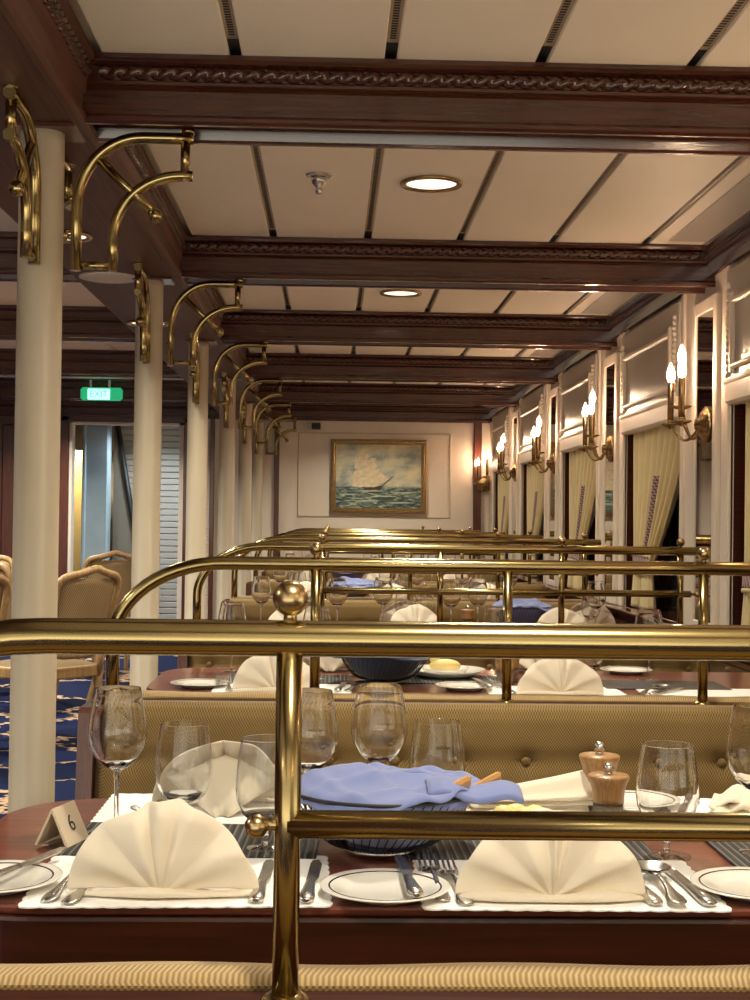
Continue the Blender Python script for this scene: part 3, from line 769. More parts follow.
for (x0, x1, z, h) in ((-.28, .06, -.152, .010), (-.42, -.2, -.19, .008), (-.1, .2, -.205, .010), (.1, .42, -.165, .008), (-.3, .0, -.255, .009), (.05, .38, -.27, .01)):
    wv.prism([(x0, z), ((x0+x1)/2, z-h*.7), (x1, z), ((x0*.3+x1*.7), z+h), ((x0*.7+x1*.3), z+h*.5)], 0, .001, MX)
wv.build('painted_foam', plain('foam_paint', srgb(190, 196, 172), .6, var=.2, vscale=40), cvo)
SIGN = emit('exit_green', (.02, .42, .18), .55); SIGNW = emit('exit_glow', (.30, .95, .72), 1.6)
ex = empty('exit_sign', (-2.0, 12.10, 2.270), label='green lit EXIT sign on the beam above the doorway', cat='sign')
m = MB(); m.box(-.18, .18, -.0, .05, -.055, .058, .02); m.build('sign_body', SIGN, ex)
m = MB(); m.box(-.115, .075, -.004, .01, -.048, .044, .003); m.build('lit_panel', SIGNW, ex)
for hx in (-.09, .07): m = MB(); m.box(hx-.01, hx+.01, .0, .045, .058, .12); m.build('hanger', STEEL, ex)
def text(s_, size, mat, parent, name, loc, rot, ext=.0006):
    cu = bpy.data.curves.new(name, 'FONT'); cu.body = s_; cu.size = size; cu.extrude = ext; cu.align_x = 'CENTER'; cu.align_y = 'CENTER'
    tmp = bpy.data.objects.new(name, cu); COL.objects.link(tmp); bpy.context.view_layer.update()
    me = bpy.data.meshes.new_from_object(tmp.evaluated_get(bpy.context.evaluated_depsgraph_get()))
    bpy.data.objects.remove(tmp); me.materials.clear(); me.materials.append(mat)
    o = bpy.data.objects.new(name, me); COL.objects.link(o); o.parent = parent; o.location = loc; o.rotation_euler = rot
    return o
text('EXIT', .075, SIGN, ex, 'sign_letters', (-.02, -.005, -.002), (PI/2, 0, 0))
sp = empty('sprinkler_head', (-.06, 4.80, ZC), label='chrome fire sprinkler head hanging from the ceiling panel', cat='sprinkler')
m = MB(); m.lathe([(.046, 0), (.047, -.004), (.036, -.010), (.020, -.012), (.020, -.004)], n=28); m.build('escutcheon', CHROME, sp)
m = MB(); m.lathe([(.024, -.008), (.027, -.016), (.024, -.030), (.014, -.040), (.010, -.046), (.012, -.050), (.011, -.066), (.0001, -.068)], n=24); m.build('nozzle', STEEL, sp)
sp2 = copy_tree(sp, (-.02, 9.0, ZC), 0, 'tiny chrome sprinkler head on the far ceiling panel')
bx = MB(); bx.box(-.22, -.13, YB-.16, YB-.0, 2.14, 2.20, .006)
tag(bx.build('call_box', BLACK), 'small dark box on the back wall under the last beam', 'box')

# ------------------------------------------------------------------ cane chairs on the aisle side
def make_chair():
    root = empty('cane_chair', label='x', cat='chair')
    s_ = MB(); s_.grid(lambda a, b: ((a-.5)*.50*(1-.10*(1-b)), -.22+.46*b, .415+.035*math.sin(PI*a)**.5*math.sin(PI*b)**.5), 16, 16); s_.build('seat_cushion', KHAKI, root)
    fr = MB(); fr.prism([(-.235, -.23), (.235, -.23), (.265, .24), (.12, .265), (-.12, .265), (-.265, .24)], .355, .418); o = fr.build('seat_frame', CHAIR_W, root); mod(o, 'BEVEL', width=.01, segments=2)
    for sx in (-1, 1):
        l = MB(); pts = [(sx*(.235+.02*math.sin(t*5)), .225+.022*math.sin(t*4.5), .38-.38*t) for t in [i/12 for i in range(13)]]
        l.tube(pts, [.030-.016*t+(.006 if t > .93 else 0) for t in [i/12 for i in range(13)]], 10); l.build('leg', CHAIR_W, root)
        l = MB(); pts = [(sx*.205, -.21-.06*t**2, .38-.38*t) for t in [i/8 for i in range(9)]]
        l.tube(pts, [.026-.010*t for t in [i/8 for i in range(9)]], 10); l.build('leg', CHAIR_W, root)
    def bk(x, z): return (x, -.22-.16*(z-.40)/.55+.05*(x/.25)**2-.03, z)
    loop = []
    for i in range(40):
        a = 2*PI*i/40; ca, sa = math.cos(a), math.sin(a)
        x = (.205+.035*(sa > 0)*sa)*math.copysign(abs(ca)**.45, ca); z = .70+.215*math.copysign(abs(sa)**.5, sa)+(.03*math.exp(-(x/.06)**2) if sa > .6 else 0)
        loop.append(bk(x, z))
    b = MB(); b.tube(loop, .021, 10, closed=True)
    for sx in (-1, 1): b.tube([(sx*.20, -.215, .36), bk(sx*.195, .52)], .02, 8)
    b.ball(bk(0, .948), .022, 12, 8, (2.2, .6, .7)); b.build('back_frame', CHAIR_W, root)
    c = MB(); c.grid(lambda u_, v_: bk((u_-.5)*.37, .505+.385*v_), 10, 10); o = c.build('cane_panel', CANE, root); mod(o, 'SOLIDIFY', thickness=.006)
    return root
CK = Kind(make_chair())
CK.put((-1.55, 7.62, 0), R(52), 'cane-backed wooden armless chair standing just right of the nearest column', 'cane chairs in the side room')
CK.put((-1.98, 7.10, 0), R(40), 'cane-backed wooden chair cut by the left picture edge', 'cane chairs in the side room')
CK.put((-1.83, 9.0, 0), R(-50), 'wooden chair behind the nearest cane chair, turned towards it', 'cane chairs in the side room')
CK.put((-2.35, 9.7, 0), R(-160), 'wooden cane chair on the far side of the side table, at the left edge', 'cane chairs in the side room')
CK.put((-1.75, 10.9, 0), R(20), 'pale chair in front of the stairwell doorway', 'cane chairs in the side room')
t = empty('side_table', (-2.80, 8.35, 0), label='round wooden table between the cane chairs', cat='table')
m = MB(); m.lathe([(.5, .72), (.5, .735), (.48, .742), (.0001, .742)], n=40); m.build('tabletop', TABLE_W, t)
m = MB(); m.lathe([(.25, 0), (.25, .03), (.06, .06), (.05, .72)], n=24); m.build('pedestal', MAHOG_Z, t)

# ------------------------------------------------------------------ tableware kinds
def joined(parts):       # [(MB, material)] -> one MB with material slots
    out = MB(); mats = []
    for m, mt in parts:
        if mt not in mats: mats.append(mt)
        b = len(out.v); out.v += m.v
        out.f += [tuple(i+b for i in q) for q in m.f]; out.sm += m.sm; out.mi += [mats.index(mt)]*len(m.f)
    return out, mats
def wine_parts():
    H = .212
    bowl = MB(); bowl.lathe([(.006, .088), (.018, .094), (.031, .106), (.0405, .122), (.0445, .138), (.0440, .152), (.0415, .172), (.0375, .194), (.0343, H-.001), (.0342, H-.0002), (.0341, H), (.0335, H), (.0334, H-.0002), (.0334, H-.001), (.0366, .194), (.0407, .172), (.0432, .152), (.0436, .139), (.0400, .1235), (.0305, .108), (.0175, .0965), (.0001, .0945)], n=40)
    stem = MB(); stem.lathe([(.0045, .006), (.0036, .014), (.0034, .050), (.0040, .074), (.0065, .088), (.0150, .0955), (.012, .0975), (.0001, .099)], n=20)
    foot = MB(); foot.lathe([(.0001, 0), (.0320, 0), (.0325, 0), (.0336, .0003), (.0345, .0012), (.0340, .0017), (.030, .0024), (.012, .0050), (.0045, .0085), (.0045, .009)], n=36)
    return [('bowl', bowl, GLASS), ('stem', stem, GLASS), ('foot', foot, THIN_FOOT)]
def goblet_parts():
    H = .158
    bowl = MB(); bowl.lathe([(.006, .036), (.022, .041), (.034, .052), (.0415, .070), (.0440, .088), (.0430, .106), (.0405, .128), (.0372, .150), (.0361, H-.001), (.0360, H-.0002), (.0359, H), (.0353, H), (.0352, H-.0002), (.0353, H-.001), (.0364, .150), (.0397, .128), (.0422, .106), (.0432, .089), (.0407, .071), (.0333, .0535), (.0215, .0428), (.0001, .040)], n=40)
    stem = MB(); stem.lathe([(.0052, .006), (.0046, .014), (.0052, .028), (.009, .036), (.024, .0435), (.031, .051), (.024, .0525), (.0001, .0525)], n=24)
    foot = MB(); foot.lathe([(.0001, 0), (.0320, 0), (.0325, 0), (.0336, .0003), (.0345, .0012), (.0340, .0017), (.030, .0024), (.012, .0056), (.0055, .0085), (.0052, .009)], n=36)
    return [('bowl', bowl, GLASS), ('stem', stem, GLASS), ('foot', foot, THIN_FOOT)]
def rooted(name, cat, parts):
    root = empty(name, label='x', cat=cat)
    for nm, m, mt in parts: m.build(nm, mt, root)
    return root
def single(name, cat, parts):
    m, mats = joined([(a, b) for _, a, b in parts]); o = m.build(name, mats); return tag(o, 'x', cat)
WINE, GOB = Kind(rooted('wine_glass', 'glass', wine_parts())), Kind(rooted('water_goblet', 'glass', goblet_parts()))
def make_plate(rad=.082):
    root = empty('bread_plate', label='x', cat='plate'); s_ = rad/.082
    m = MB(); m.lathe([(q*s_, z) for q, z in ((.0001, .004), (.042, .004), (.050, .006), (.060, .0105), (.080, .0140), (.0820, .0136), (.0815, .0122), (.062, .0082), (.052, .0030), (.048, 0), (.044, .0012), (.0001, .0012))][::-1], n=56)
    m.build('dish', CHINA, root)
    b = MB(); b.lathe([(q*s_, z) for q, z in ((.0690, .0121), (.0712, .0125), (.0712, .0129), (.0690, .0125), (.0690, .0121))], n=56, cap=False); b.build('rim_band', CHINA_BAND, root)
    return root
PLATE = Kind(make_plate())
def strip(m, st, th):      # st: [(y, half width, z)] -> slim rounded bar along y
    n = len(st); v = []
    for (y, w, z) in st: v += [(-w, y, z), (-w*.6, y, z+th), (w*.6, y, z+th), (w, y, z), (w*.6, y, z-th*.6), (-w*.6, y, z-th*.6)]
    F = [(i*6+k, i*6+(k+1) % 6, i*6+6+(k+1) % 6, i*6+6+k) for i in range(n-1) for k in range(6)]
    F += [tuple(range(5, -1, -1)), tuple((n-1)*6+k for k in range(6))]
    m.add(v, [q[::-1] for q in F], True)
HANDLE = [(0, .004, .003), (.004, .0085, .003), (.014, .0105, .0035), (.028, .0098, .005), (.045, .0062, .007), (.07, .0040, .010), (.10, .0034, .012), (.115, .0034, .011)]
def make_fork():
    m = MB(); strip(m, HANDLE, .0017)
    strip(m, [(.112, .0034, .011), (.122, .006, .008), (.134, .0115, .0055), (.150, .0125, .0065)], .0013)
    for x in (-.0108, -.0036, .0036, .0108): m.tube([(x, .147, .0064), (x*.98, .165, .009), (x*.96, .182, .0135), (x*.95, .198, .019)], [.0021, .0019, .0017, .0010], 8)
    return tag(m.build('dinner_fork', STEEL), 'x', 'fork')
def make_knife(black=False):
    root = empty('butter_knife' if black else 'dinner_knife', label='x', cat='knife')
    m = MB(); pts = [(0, 0, .006), (0, .006, .006), (0, .02, .006), (0, .05, .006), (0, .08, .006), (0, .092, .006)]
    m.tube(pts, [.004, .0095, .0105, .0085, .0068, .0055], 12); m.v = [(x, y, .005+(z-.006)*.55) for x, y, z in m.v]; m.build('handle', STEEL, root)
    b = MB(); b.prism([(-.006, .09), (.0065, .09), (.0095, .11), (.0095, .18), (.004, .203), (-.004, .2), (-.006, .18)], .0042, .0058); b.build('blade', STEEL, root)
    return root
def make_spoon():
    m = MB(); strip(m, HANDLE, .0017); strip(m, [(.112, .0034, .011), (.124, .005, .010), (.136, .008, .0095)], .0016)
    def shell(zz):
        def fn(u_, v_):
            a = 2*PI*u_; q = v_; return (.0225*q*math.cos(a)*(1+.08*math.sin(a)), .162+.031*q*math.sin(a), .0115-.0095*(1-q*q)+zz)
        return fn
    m.grid(shell(.0012), 28, 7); g_ = MB(); g_.grid(shell(0), 28, 7); g_.f = [q[::-1] for q in g_.f]; m.add(g_.v, g_.f, True)
    return tag(m.build('soup_spoon', STEEL), 'x', 'spoon')
FORK, KNIFE, SPOON, BKNIFE = Kind(make_fork()), Kind(make_knife()), Kind(make_spoon()), Kind(make_knife(True))
def make_mat():
    p = []; W2, D2 = .186, .125
    def side(x0, y0, x1, y1, n, nx, ny):
        for i in range(n*6):
            t_ = i/(n*6); s_ = .0032*abs(math.sin(PI*t_*n)); p.append((x0+(x1-x0)*t_+nx*s_, y0+(y1-y0)*t_+ny*s_))
    side(-W2, -D2, W2, -D2, 15, 0, -1); side(W2, -D2, W2, D2, 10, 1, 0); side(W2, D2, -W2, D2, 15, 0, 1); side(-W2, D2, -W2, -D2, 10, -1, 0)
    m = MB(); m.prism(p, .0, .0018); return tag(m.build('paper_placemat', PAPER), 'x', 'placemat')
PMAT = Kind(make_mat())
m = MB(); m.box(-.178, .178, -.105, .105, 0, .003, .0012); RMAT = Kind(tag(m.build('ribbed_mat', RIBMAT), 'x', 'table mat'))
def make_fan(seed=1, RX=.118, H=.112, flip=1):
    rnd = random.Random(seed); root = empty('fan_napkin', label='x', cat='napkin')
    #      angle, radius factor, fold depth (towards the viewer is negative)
    tab = [(0, 1.0, .002), (22, .97, -.014), (46, .95, .004), (72, .92, -.008), (80, .95, .014), (87, .97, -.014), (95, .98, .010), (112, .95, -.006), (136, .91, .004), (158, .92, -.014), (180, 1.01, .002)]
    tab = [(a if a in (0, 180) else a+rnd.uniform(-4, 4), q*rnd.uniform(.98, 1.02), d*rnd.uniform(.75, 1.2)) for a, q, d in tab]
    def look(a):
        for (a0, q0, d0), (a1, q1, d1) in zip(tab, tab[1:]):
            if a <= a1+1e-6:
                t_ = (a-a0)/(a1-a0); c_ = .5-.5*math.cos(PI*t_); c_ = .5*c_+.5*t_
                return q0+(q1-q0)*c_, d0+(d1-d0)*c_
        return tab[-1][1], tab[-1][2]
    def fn(u_, v_):
        ad = 180*(1-u_); a = R(ad); rf, d = look(ad); q = .02+.98*v_; sa = abs(math.sin(a)); ca = math.cos(a)
        x = flip*RX*rf*q*ca; h = H*rf*q*sa**.9
        y = .32*h+d*q**.9*min(1, sa*2.2+.15)+.012*ca*ca*q-.020*math.sin(PI*q)*sa
        y += .007*noise.noise(Vector((x*22+seed, h*26, seed)))*min(1, sa*2)
        return (x, y+.010*max(0, (v_-.9)/.1)*sa, .0045+h+.006*math.sin(PI*q)*ca*ca)
    m = MB(); m.grid(fn, 80, 16); o = m.build('pleated_fan', NAPKIN, root); mod(o, 'SOLIDIFY', thickness=.004); mod(o, 'SUBSURF', levels=1, render_levels=1)
    def fn2(u_, v_):          # rolled lower hem of the fan
        a = 2*PI*v_; t_ = 2*u_-1; x = flip*RX*.97*t_; w = .0032+.0055*(1-t_*t_)**.5+.002*math.sin(5*t_+seed)
        yc = -.005+.012*t_*t_
        return (x, yc+w*1.5*math.cos(a), .0016+w*.62*(1+math.sin(a)))
    m = MB(); m.grid(fn2, 40, 12); o = m.build('folded_base', NAPKIN, root)
    m = MB(); m.grid(lambda a, b: ((a-.5)*(.16*(1-b)+.03), .034*(1-b)+.088*b+.006*math.sin(a*9), .085*(1-b)*(1-abs(a-.5)*.9)+.003), 14, 8); o = m.build('support_flap', NAPKIN, root); mod(o, 'SOLIDIFY', thickness=.003)
    return root
FANS = [Kind(make_fan(1, .119, .108, -1)), Kind(make_fan(5, .120, .106, 1)), Kind(make_fan(9, .120, .114, 1))]
def make_basket():
    root = empty('wire_basket', label='x', cat='basket')
    RB, HB = .132, .088
    def prof(t): return (.045+(RB-.045)*t**.55, .008+(HB-.008)*t**1.35)
    m = MB(); m.tube([(RB*math.cos(2*PI*i/48), RB*math.sin(2*PI*i/48), HB) for i in range(48)], .0028, 8, closed=True); m.build('rim', BLACK, root)
    m = MB()
    for i in range(54):
        a = 2*PI*i/54; m.tube([(prof(t/7)[0]*math.cos(a+.25*t/7), prof(t/7)[0]*math.sin(a+.25*t/7), prof(t/7)[1]) for t in range(8)], .0010, 5)
    m.build('wire', BLACK, root)
    m = MB(); m.lathe([(.050, 0), (.054, .002), (.054, .007), (.046, .010), (.0001, .010)], n=40); m.build('base_disc', CHROME, root)
    return root
BASKET = Kind(make_basket())
def make_cloth(name, mat_, seed, hgt, peaks):
    m = MB(); RB, HB = .127, .086
    def fn(u_, v_):                       # v 0..1 centre->edge of top, then slightly over the rim
        a = 2*PI*u_; rr = .142*v_*(1+.10*math.sin(3*a+seed)+.05*math.sin(7*a+seed*2))
        x, y = rr*math.cos(a), rr*math.sin(a)
        z = HB+.006
        for (px, py, ph, pw) in peaks: z += ph*math.exp(-((x-px)**2+(y-py)**2)/(2*pw*pw))
        wx = x+.02*noise.noise(Vector((x*9, y*9, seed+3)))
        z += .009*noise.noise(Vector((x*15+seed, y*15, seed)))+.007*(1-abs(math.sin(wx*38+y*22+seed)))**2*(.3+v_)+.005*(1-abs(math.sin(wx*24-y*46+seed*2)))**2-.004
        if rr > RB: z -= (rr-RB)*1.1
        return (x*1.0, y, max(z, HB-.012))
    m.grid(fn, 72, 22)
    o = m.build(name, mat_); mod(o, 'SOLIDIFY', thickness=.004); mod(o, 'SUBSURF', levels=1, render_levels=1)
    q = MB(); q.lathe([(.044, .0125), (.060, .017), (.080, .030), (.100, .050), (.118, .073), (.1265, .0855)], n=40); q2 = q.build('lining', mat_, o)
    return tag(o, 'x', 'napkin')
def make_mill(knobmat=CHROME):
    root = empty('pepper_mill', label='x', cat='mill')
    m = MB(); m.lathe([(.024, 0), (.0245, .002), (.0235, .03), (.0235, .042)], n=30); m.build('glass_body', GLASS, root)
    m = MB(); m.lathe([(.0001, .0022), (.021, .0022), (.0205, .034), (.0001, .034)], n=24); m.build('spice_fill', plain('spice', srgb(176, 160, 140), .8, var=.3, vscale=300), root)
    m = MB(); m.lathe([(.0240, .041), (.0245, .050), (.0255, .062), (.0290, .074), (.0318, .080), (.0322, .0835), (.0310, .0860), (.0001, .0875)], n=32); m.build('wooden_top', MILL_W, root)
    m = MB(); m.lathe([(.006, .086), (.006, .091)], n=12); m.ball((0, 0, .0965), .0088, 16, 10); m.build('knob', STEEL, root)
    return root
MILL = Kind(make_mill())

# ------------------------------------------------------------------ laying the tables
def end_word(x): return 'aisle end' if x < .1 else ('middle' if x < .66 else 'window side')
def wgl(k, x, y, side, far=False): return WINE.put((x, y, TZ+.0002), random.Random(x*91+y).uniform(0, 6), f'tall stemmed wine glass on the {TORD[k]} table, {side}', 'wine glasses')
def gbl(k, x, y, side): return GOB.put((x, y, TZ+.0002), random.Random(x*77+y).uniform(0, 6), f'short-stemmed water goblet on the {TORD[k]} table, {side}', 'water goblets')
MT = TZ+.0020
# -- nearest table
y0 = TC[0]
PMAT.put((-.185, 1.822, TZ+.0002), R(1.5), 'white scalloped paper placemat under the left fan napkin on the nearest table', 'paper placemats')
PMAT.put((.305, 1.815, TZ+.0002), R(-.5), 'white scalloped paper placemat under the fan napkin right of the front post, nearest table', 'paper placemats')
PMAT.put((-.175, 2.255, TZ+.0002), 0, 'white paper placemat behind the left goblet, far side of the nearest table', 'paper placemats')
PMAT.put((.33, 2.25, TZ+.0002), R(1), 'white paper placemat on the far side of the nearest table behind the bread basket', 'paper placemats')
PMAT.put((.74, 2.25, TZ+.0002), R(1), 'white paper placemat on the far side of the nearest table near the right picture edge', 'paper placemats')
RMAT.put((-.19, 2.045, TZ+.0002), R(-2), 'black ribbed mat beside the table number card', 'black ribbed mats')
RMAT.put((.285, 2.04, TZ+.0002), R(1), 'black ribbed mat under the bread basket on the nearest table', 'black ribbed mats')
RMAT.put((.735, 2.00, TZ+.0002), 0, 'black ribbed mat at the right edge of the nearest table', 'black ribbed mats')
FANS[0].put((-.204, 1.735, MT), 0, 'large cream fan-folded napkin left of the front post, nearest table', 'fan napkins')
FANS[1].put((.277, 1.722, MT), 0, 'large cream fan-folded napkin right of the front post, below the lower rail, nearest table', 'fan napkins')
FANS[2].put((-.165, 2.285, MT), PI, 'cream fan-folded napkin behind the left goblet, far side of the nearest table', 'fan napkins')
# lying, half opened napkin on the far side
root = empty('lying_napkin', (.306, 2.255, MT), R(14), 'cream napkin fallen flat between the bread basket and the pepper mills', 'napkin')
for q in range(3):
    m = MB(); m.grid(lambda a, b: ((a-.5)*.20+.01*q, (b-.5)*(.06+.05*a)-.01*q, .006+.011*q+(.020+.022*a)*math.sin(PI*b)*(.5+.5*a)+.004*math.sin(b*16+q)), 22, 14)
    o = m.build('napkin_fold', NAPKIN, root); mod(o, 'SOLIDIFY', thickness=.003)
root = empty('lying_napkin', (.70, 2.23, MT), R(-20), 'crumpled cream napkin behind the wine glass at the right picture edge', 'napkin')
for q in range(3):
    m = MB(); m.grid(lambda a, b: ((a-.5)*.17, (b-.5)*.11+.012*q, .006+.008*q+.030*a*(1-a)*3*math.sin(PI*b)+.006*math.sin(a*18+q*2)), 22, 14)
    o = m.build('napkin_fold', NAPKIN, root); mod(o, 'SOLIDIFY', thickness=.003)
PLATE.put((-.418, 1.79, TZ+.0002), 0, 'white bread plate with dark rim line cut by the left picture edge', 'bread plates')
PLATE.put((.0725, 1.757, TZ+.0002), 0, 'white bread plate with dark rim line in front of the bread basket', 'bread plates')
PLATE.put((.546, 1.775, TZ+.0002), 0, 'white bread plate with dark rim line cut by the right picture edge', 'bread plates')
PLATE.put((.50, 2.30, TZ+.0002), 0, 'white bread plate behind the goblet on the right, far side of the nearest table', 'bread plates')
BKNIFE.put((-.428, 1.735, TZ+.0130), R(-20), 'butter knife lying across the plate at the left picture edge', 'butter knives')
BKNIFE.put((.108, 1.690, TZ+.0130), R(4), 'butter knife lying on the plate in front of the bread basket', 'butter knives')
def cut(K, x, y, rz, lb, gr, z=MT): K.put((x, y, z), R(rz), lb, gr)
cut(FORK, -.338, 1.705, -8, 'dinner fork left of the left fan napkin, nearest table', 'forks')
cut(FORK, -.312, 1.695, -12, 'second fork close against the left fan napkin, nearest table', 'forks')
cut(FORK, .143, 1.715, 3, 'outer fork left of the fan napkin beside the front plate', 'forks')
cut(FORK, .170, 1.698, 4, 'inner fork touching the fan napkin beside the front plate', 'forks')
cut(KNIFE, -.086, 1.705, -2, 'silver knife left of the front rail post beside the left fan napkin', 'knives')
cut(KNIFE, -.026, 1.705, -3, 'silver knife just right of the front rail post', 'knives')
cut(KNIFE, .402, 1.70, 2, 'silver knife next to the fan napkin, under the soup spoon', 'knives')
cut(KNIFE, .468, 1.698, 4, 'silver knife right of the soup spoon, outermost on the placemat', 'knives')
SPOON.root.scale = (1.15, .92, 1)
cut(SPOON, .428, 1.692, 1, 'silver soup spoon with a round bowl right of the fan napkin', 'spoons', MT+.004)
cut(KNIFE, -.295, 2.16, 150, 'knife on the far placemat behind the tall wine glass at the aisle end', 'knives')
cut(SPOON, -.245, 2.36, 165, 'spoon on the far placemat behind the left goblet', 'spoons')
cut(FORK, -.03, 2.345, 178, 'fork on the far placemat behind the front rail post', 'forks')
cut(KNIFE, .62, 2.36, 160, 'knife on the far placemat right of the right goblet', 'knives')
cut(FORK, .42, 1.94, 170, 'dark fork lying behind the fan napkin beside the right goblet foot', 'forks', TZ+.0034)
wgl(0, -.318, 2.12, 'beside the table number card'); wgl(0, -.030, 2.11, 'directly behind the front rail post'); wgl(0, .078, 2.185, 'behind the blue bread cloth'); wgl(0, .612, 1.985, 'at the right picture edge')
gbl(0, -.219, 2.13, 'behind the left fan napkin'); gbl(0, -.088, 1.995, 'left of the front rail post'); gbl(0, .168, 2.17, 'right behind the blue bread cloth'); gbl(0, .478, 1.968, 'right of the pepper mills')
BASKET.put((.075, 1.985, TZ+.0034), 0, 'black wire bread basket under a light blue cloth on the nearest table', 'bread baskets')
c = make_cloth('bread_cloth', BLUE_C, 1.3, .06, [(-.062, .0, .026, .032), (.035, .01, .018, .042), (.10, -.03, .004, .03)])
c.location = (.085, 1.985, TZ+.0036); tag(c, 'light blue cloth napkin heaped over the bread basket on the nearest table', None)
m = MB(); m.grid(lambda a, b: ((a-.5)*.13, (b-.5)*.10-.01, .012*math.sin(PI*b)+.006*math.sin(a*9)-.022*max(0, a-.6)), 20, 10); o = m.build('napkin_corner', BLUE_C, c, (.115, -.035, .094)); mod(o, 'SOLIDIFY', thickness=.005)
for dx, dy, lb in ((.146, -.028, 'cracker peeping out of the blue bread cloth at its right end'), (.10, -.06, 'pale bread slice under the front hem of the blue cloth')):
    m = MB(); m.box(-.024, .024, -.005, .005, -.009, .009, .004); o = tag(m.build('bread_slice', BREAD), lb, 'bread'); o.location = (.075+dx, 1.985+dy, TZ+.104); o.rotation_euler = (R(30), R(-24), R(18))
mf = MILL.put((.432, 2.155, TZ+.0002), 0, 'front pepper mill with a bright orange wooden top on the nearest table', 'pepper and salt mills')
mr = MILL.put((.436, 2.25, TZ+.0002), 0, 'rear salt mill with a pale wooden top, partly behind the front mill', 'pepper and salt mills'); mr.scale = (1.02, 1.02, 1.11); mf.scale = (1, 1, .94)
# butter dish
PL2 = empty('butter_dish', (.285, 2.115, TZ+.0034), 0, 'small white dish holding butter curls behind the lower front rail', 'dish')
m = MB(); m.lathe([(.0001, .004), (.03, .004), (.05, .022), (.052, .022), (.034, 0), (.0001, 0)][::-1], n=36); m.build('dish', CHINA, PL2)
for i, (dx, dy) in enumerate(((-.02, .0), (.0, .012), (.012, -.012), (.028, .004))):
    m = MB(); m.ball((0, 0, 0), .016, 14, 10, (1.1, .9, .85)); o = tag(m.build('butter_curl', BUTTER), 'pale yellow butter curl in the small dish behind the lower front rail', 'butter', 'butter curls'); o.location = (.285+dx, 2.115+dy, TZ+.0275)
# table card
cd = empty('number_card', (-.380, 2.025, TZ+.0036), R(-16), 'small folded tent card with the table number 6', 'table card')
m = MB(); T_ = .052; S_ = .026
m.prism([(-S_, 0), (-S_+.004, 0), (0, T_-.005), (S_-.004, 0), (S_, 0), (.001, T_), (-.001, T_)], -.034, .034, Matrix(((1, 0, 0, 0), (0, 0, 1, 0), (0, 1, 0, 0), (0, 0, 0, 1))))
m.build('folded_card', CARD, cd)
nrm = Vector((T_, 0, S_)).normalized()
t6 = text('6', .034, INK, cd, 'card_number', (S_*.5+.0006, .0, T_*.5+.0006), (0, 0, 0), .0002)
ex_ = Vector((0, 1, 0)); ey_ = Vector((-S_, 0, T_)).normalized(); ez_ = ex_.cross(ey_)
t6.matrix_local = Matrix.Translation((S_*.5+.0012, 0, T_*.5+.0006)) @ Matrix((ex_, ey_, ez_)).transposed().to_4x4()

# -- second table
k = 1
PMAT.put((-.13, 3.85, TZ+.0002), 0, 'white paper placemat under the left fan napkin of the second table', 'paper placemats')
PMAT.put((.62, 3.85, TZ+.0002), 0, 'white paper placemat under the right fan napkin of the second table', 'paper placemats')
PMAT.put((1.05, 3.83, TZ+.0002), 0, 'white paper placemat nearest the windows on the second table', 'paper placemats')
RMAT.put((.96, 4.03, TZ+.0002), R(-1), 'dark mat in the middle of the second table, window side', 'black ribbed mats')
RMAT.put((.34, 4.12, TZ+.0002), 0, 'dark mat under the butter plate of the second table', 'black ribbed mats')
RMAT.put((-.12, 4.10, TZ+.0002), 0, 'dark mat behind the left fan napkin of the second table', 'black ribbed mats')
FANS[0].put((-.145, 3.785, MT), R(4), 'cream fan-folded napkin behind the front rail post, on the second table', 'fan napkins')
FANS[1].put((.625, 3.775, MT), 0, 'cream fan-folded napkin on the second table, seen under the thick front rail at right', 'fan napkins')
FANS[2].put((.0, 4.38, MT), PI, 'cream fan-folded napkin on the far side of the second table, aisle end', 'fan napkins')
FANS[0].put((.64, 4.38, MT), PI, 'cream fan-folded napkin on the far side of the second table, middle', 'fan napkins')
PLATE.put((-.36, 3.90, TZ+.0002), 0, 'white bread plate at the aisle end of the second table', 'bread plates')
PLATE.put((.375, 3.895, TZ+.0002), 0, 'white bread plate between the two fan napkins of the second table', 'bread plates')
PLATE.put((.925, 4.355, TZ+.0002), 0, 'white bread plate on the far side of the second table, window side', 'bread plates')
BKNIFE.put((-.30, 3.83, TZ+.0130), R(6), 'butter knife on the aisle-end plate of the second table', 'butter knives')
BKNIFE.put((.44, 3.82, TZ+.0130), R(8), 'butter knife on the plate between the napkins of the second table', 'butter knives')
BASKET.put((.155, 4.02, TZ+.0034), 0, 'black wire bread basket with a folded dark blue cloth on the second table', 'bread baskets')
c = make_cloth('bread_cloth', DKBLUE_C, 4.1, .02, [(-.06, .0, .010, .05), (.05, 0, .006, .05)])
c.location = (.155, 4.02, TZ+.0036); tag(c, 'folded dark blue cloth napkin lying in the basket of the second table')
bp = empty('butter_plate', (.345, 4.20, TZ+.0034), 0, 'wide white plate with a yellow butter portion on the second table', 'plate')
m = MB(); m.lathe([(.0001, .006), (.07, .006), (.12, .022), (.122, .022), (.075, 0), (.0001, 0)][::-1], n=44); m.build('dish', CHINA, bp)
m = MB(); m.lathe([(.0001, .008), (.05, .008), (.07, .026), (.072, .026), (.055, .007), (.0001, .007)][::-1], n=36); m.build('saucer', CHINA, bp)
m = MB(); m.ball((0, 0, 0), .03, 14, 10, (1.6, .9, .7)); m.ball((-.03, .01, .02), .016, 12, 8); o = tag(m.build('butter_portion', BUTTER), 'yellow butter portion on the plate of the second table', 'butter'); o.location = (.345, 4.20, TZ+.034)
cut(SPOON, .845, 3.80, -35, 'spoon with bright bowl right of the second table middle napkin', 'spoons')
cut(KNIFE, .87, 3.78, -40, 'knife beside the spoon on the second table, window side', 'knives')
cut(FORK, .50, 3.79, 10, 'fork left of the right napkin of the second table', 'forks')
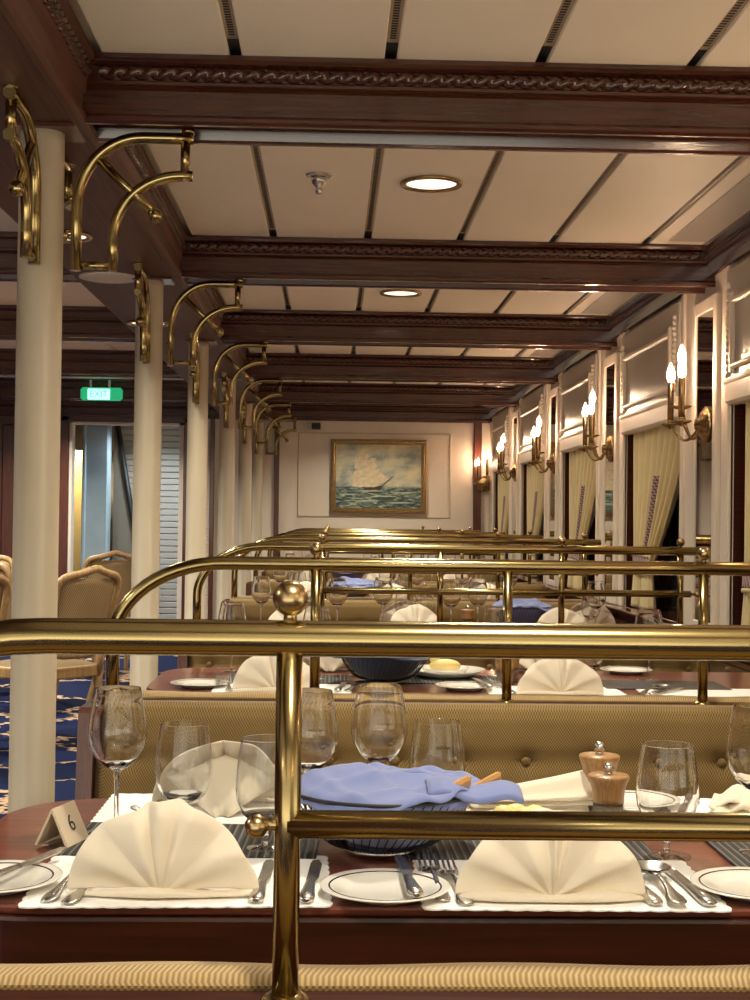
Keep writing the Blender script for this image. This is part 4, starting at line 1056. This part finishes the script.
cut(FORK, -.27, 3.78, 6, 'fork left of the aisle-end napkin of the second table', 'forks')
cut(KNIFE, .02, 3.79, -6, 'knife right of the aisle-end napkin of the second table', 'knives')
cut(SPOON, .045, 3.80, -20, 'spoon right of the aisle-end napkin of the second table', 'spoons')
for x, y, s_ in ((-.04, 4.10, 'behind the front rail post'), (.50, 4.20, 'right of the butter plate'), (-.30, 4.28, 'aisle end, far side'), (.95, 4.16, 'window side')): wgl(1, x, y, s_)
for x, y, s_ in ((-.20, 4.16, 'aisle end'), (.075, 4.22, 'behind the bread basket'), (.76, 4.10, 'right of the middle napkin'), (.64, 4.12, 'behind the middle napkin')): gbl(1, x, y, s_)
MILL.put((.505, 4.03, TZ+.0002), 0, 'front pepper mill on the second table, beside the second rail post', 'pepper and salt mills')
MILL.put((.53, 4.11, TZ+.0002), 0, 'rear salt mill on the second table', 'pepper and salt mills')
# -- tables behind
for k in range(2, 6):
    yc = TC[k]; rnd = random.Random(k*7)
    xs = ((-.16, .36, .98) if k == 2 else (-.15, .35, .90))
    bx_ = .86 if k == 2 else .12; by_ = .13 if k == 2 else .05; done = []
    ok = lambda x: abs(x-bx_) > .20
    for i, x in enumerate(xs):
        w = ('aisle end', 'middle', 'window end')[i]
        FANS[(k+i) % 3].put((x, yc-.245, TZ+.0002), rnd.uniform(-.1, .1), f'cream fan-folded napkin on the {TORD[k]} table, {w}, camera side', 'fan napkins')
        FANS[(k+i+1) % 3].put((x+(.22 if k == 2 and i == 2 else 0)+rnd.uniform(-.05, .05), yc+.245, TZ+.0002), PI+rnd.uniform(-.1, .1), f'cream fan-folded napkin on the {TORD[k]} table, {w}, far side', 'fan napkins')
        for fn_, dx, dy, sd in ((wgl, .17, -.03, 'camera side'), (wgl, -.14, .08, 'far side'), (gbl, .06, -.085, 'camera side'), (gbl, -.02, .10, 'far side')):
            xx = x+dx+rnd.uniform(-.02, .02)
            if not ok(xx): xx = bx_+math.copysign(.205+.10*(fn_ is gbl), xx-bx_)
            if any((xx-p)**2+(dy-q)**2 < .095**2 for p, q in done): continue
            done.append((xx, dy)); fn_(k, xx, yc+dy, f'{w}, {sd}')
        if k < 4: PLATE.put((x-.24, yc-.21, TZ+.0002), 0, f'white bread plate on the {TORD[k]} table, {w}', 'bread plates')
    BASKET.put((bx_, yc+by_, TZ+.0002), 0, f'black wire bread basket on the {TORD[k]} table', 'bread baskets')
    c = make_cloth('bread_cloth', BLUE_C, k*1.7, .05, [(-.05, 0, .03, .04), (.05, .02, .025, .045)]); c.location = (bx_, yc+by_, TZ+.0004)
    tag(c, f'light blue cloth heaped on the bread basket of the {TORD[k]} table')
    if k < 4:
        MILL.put((.60 if k == 2 else .55, yc-.02, TZ+.0002), 0, f'wooden-topped pepper mill on the {TORD[k]} table', 'pepper and salt mills')
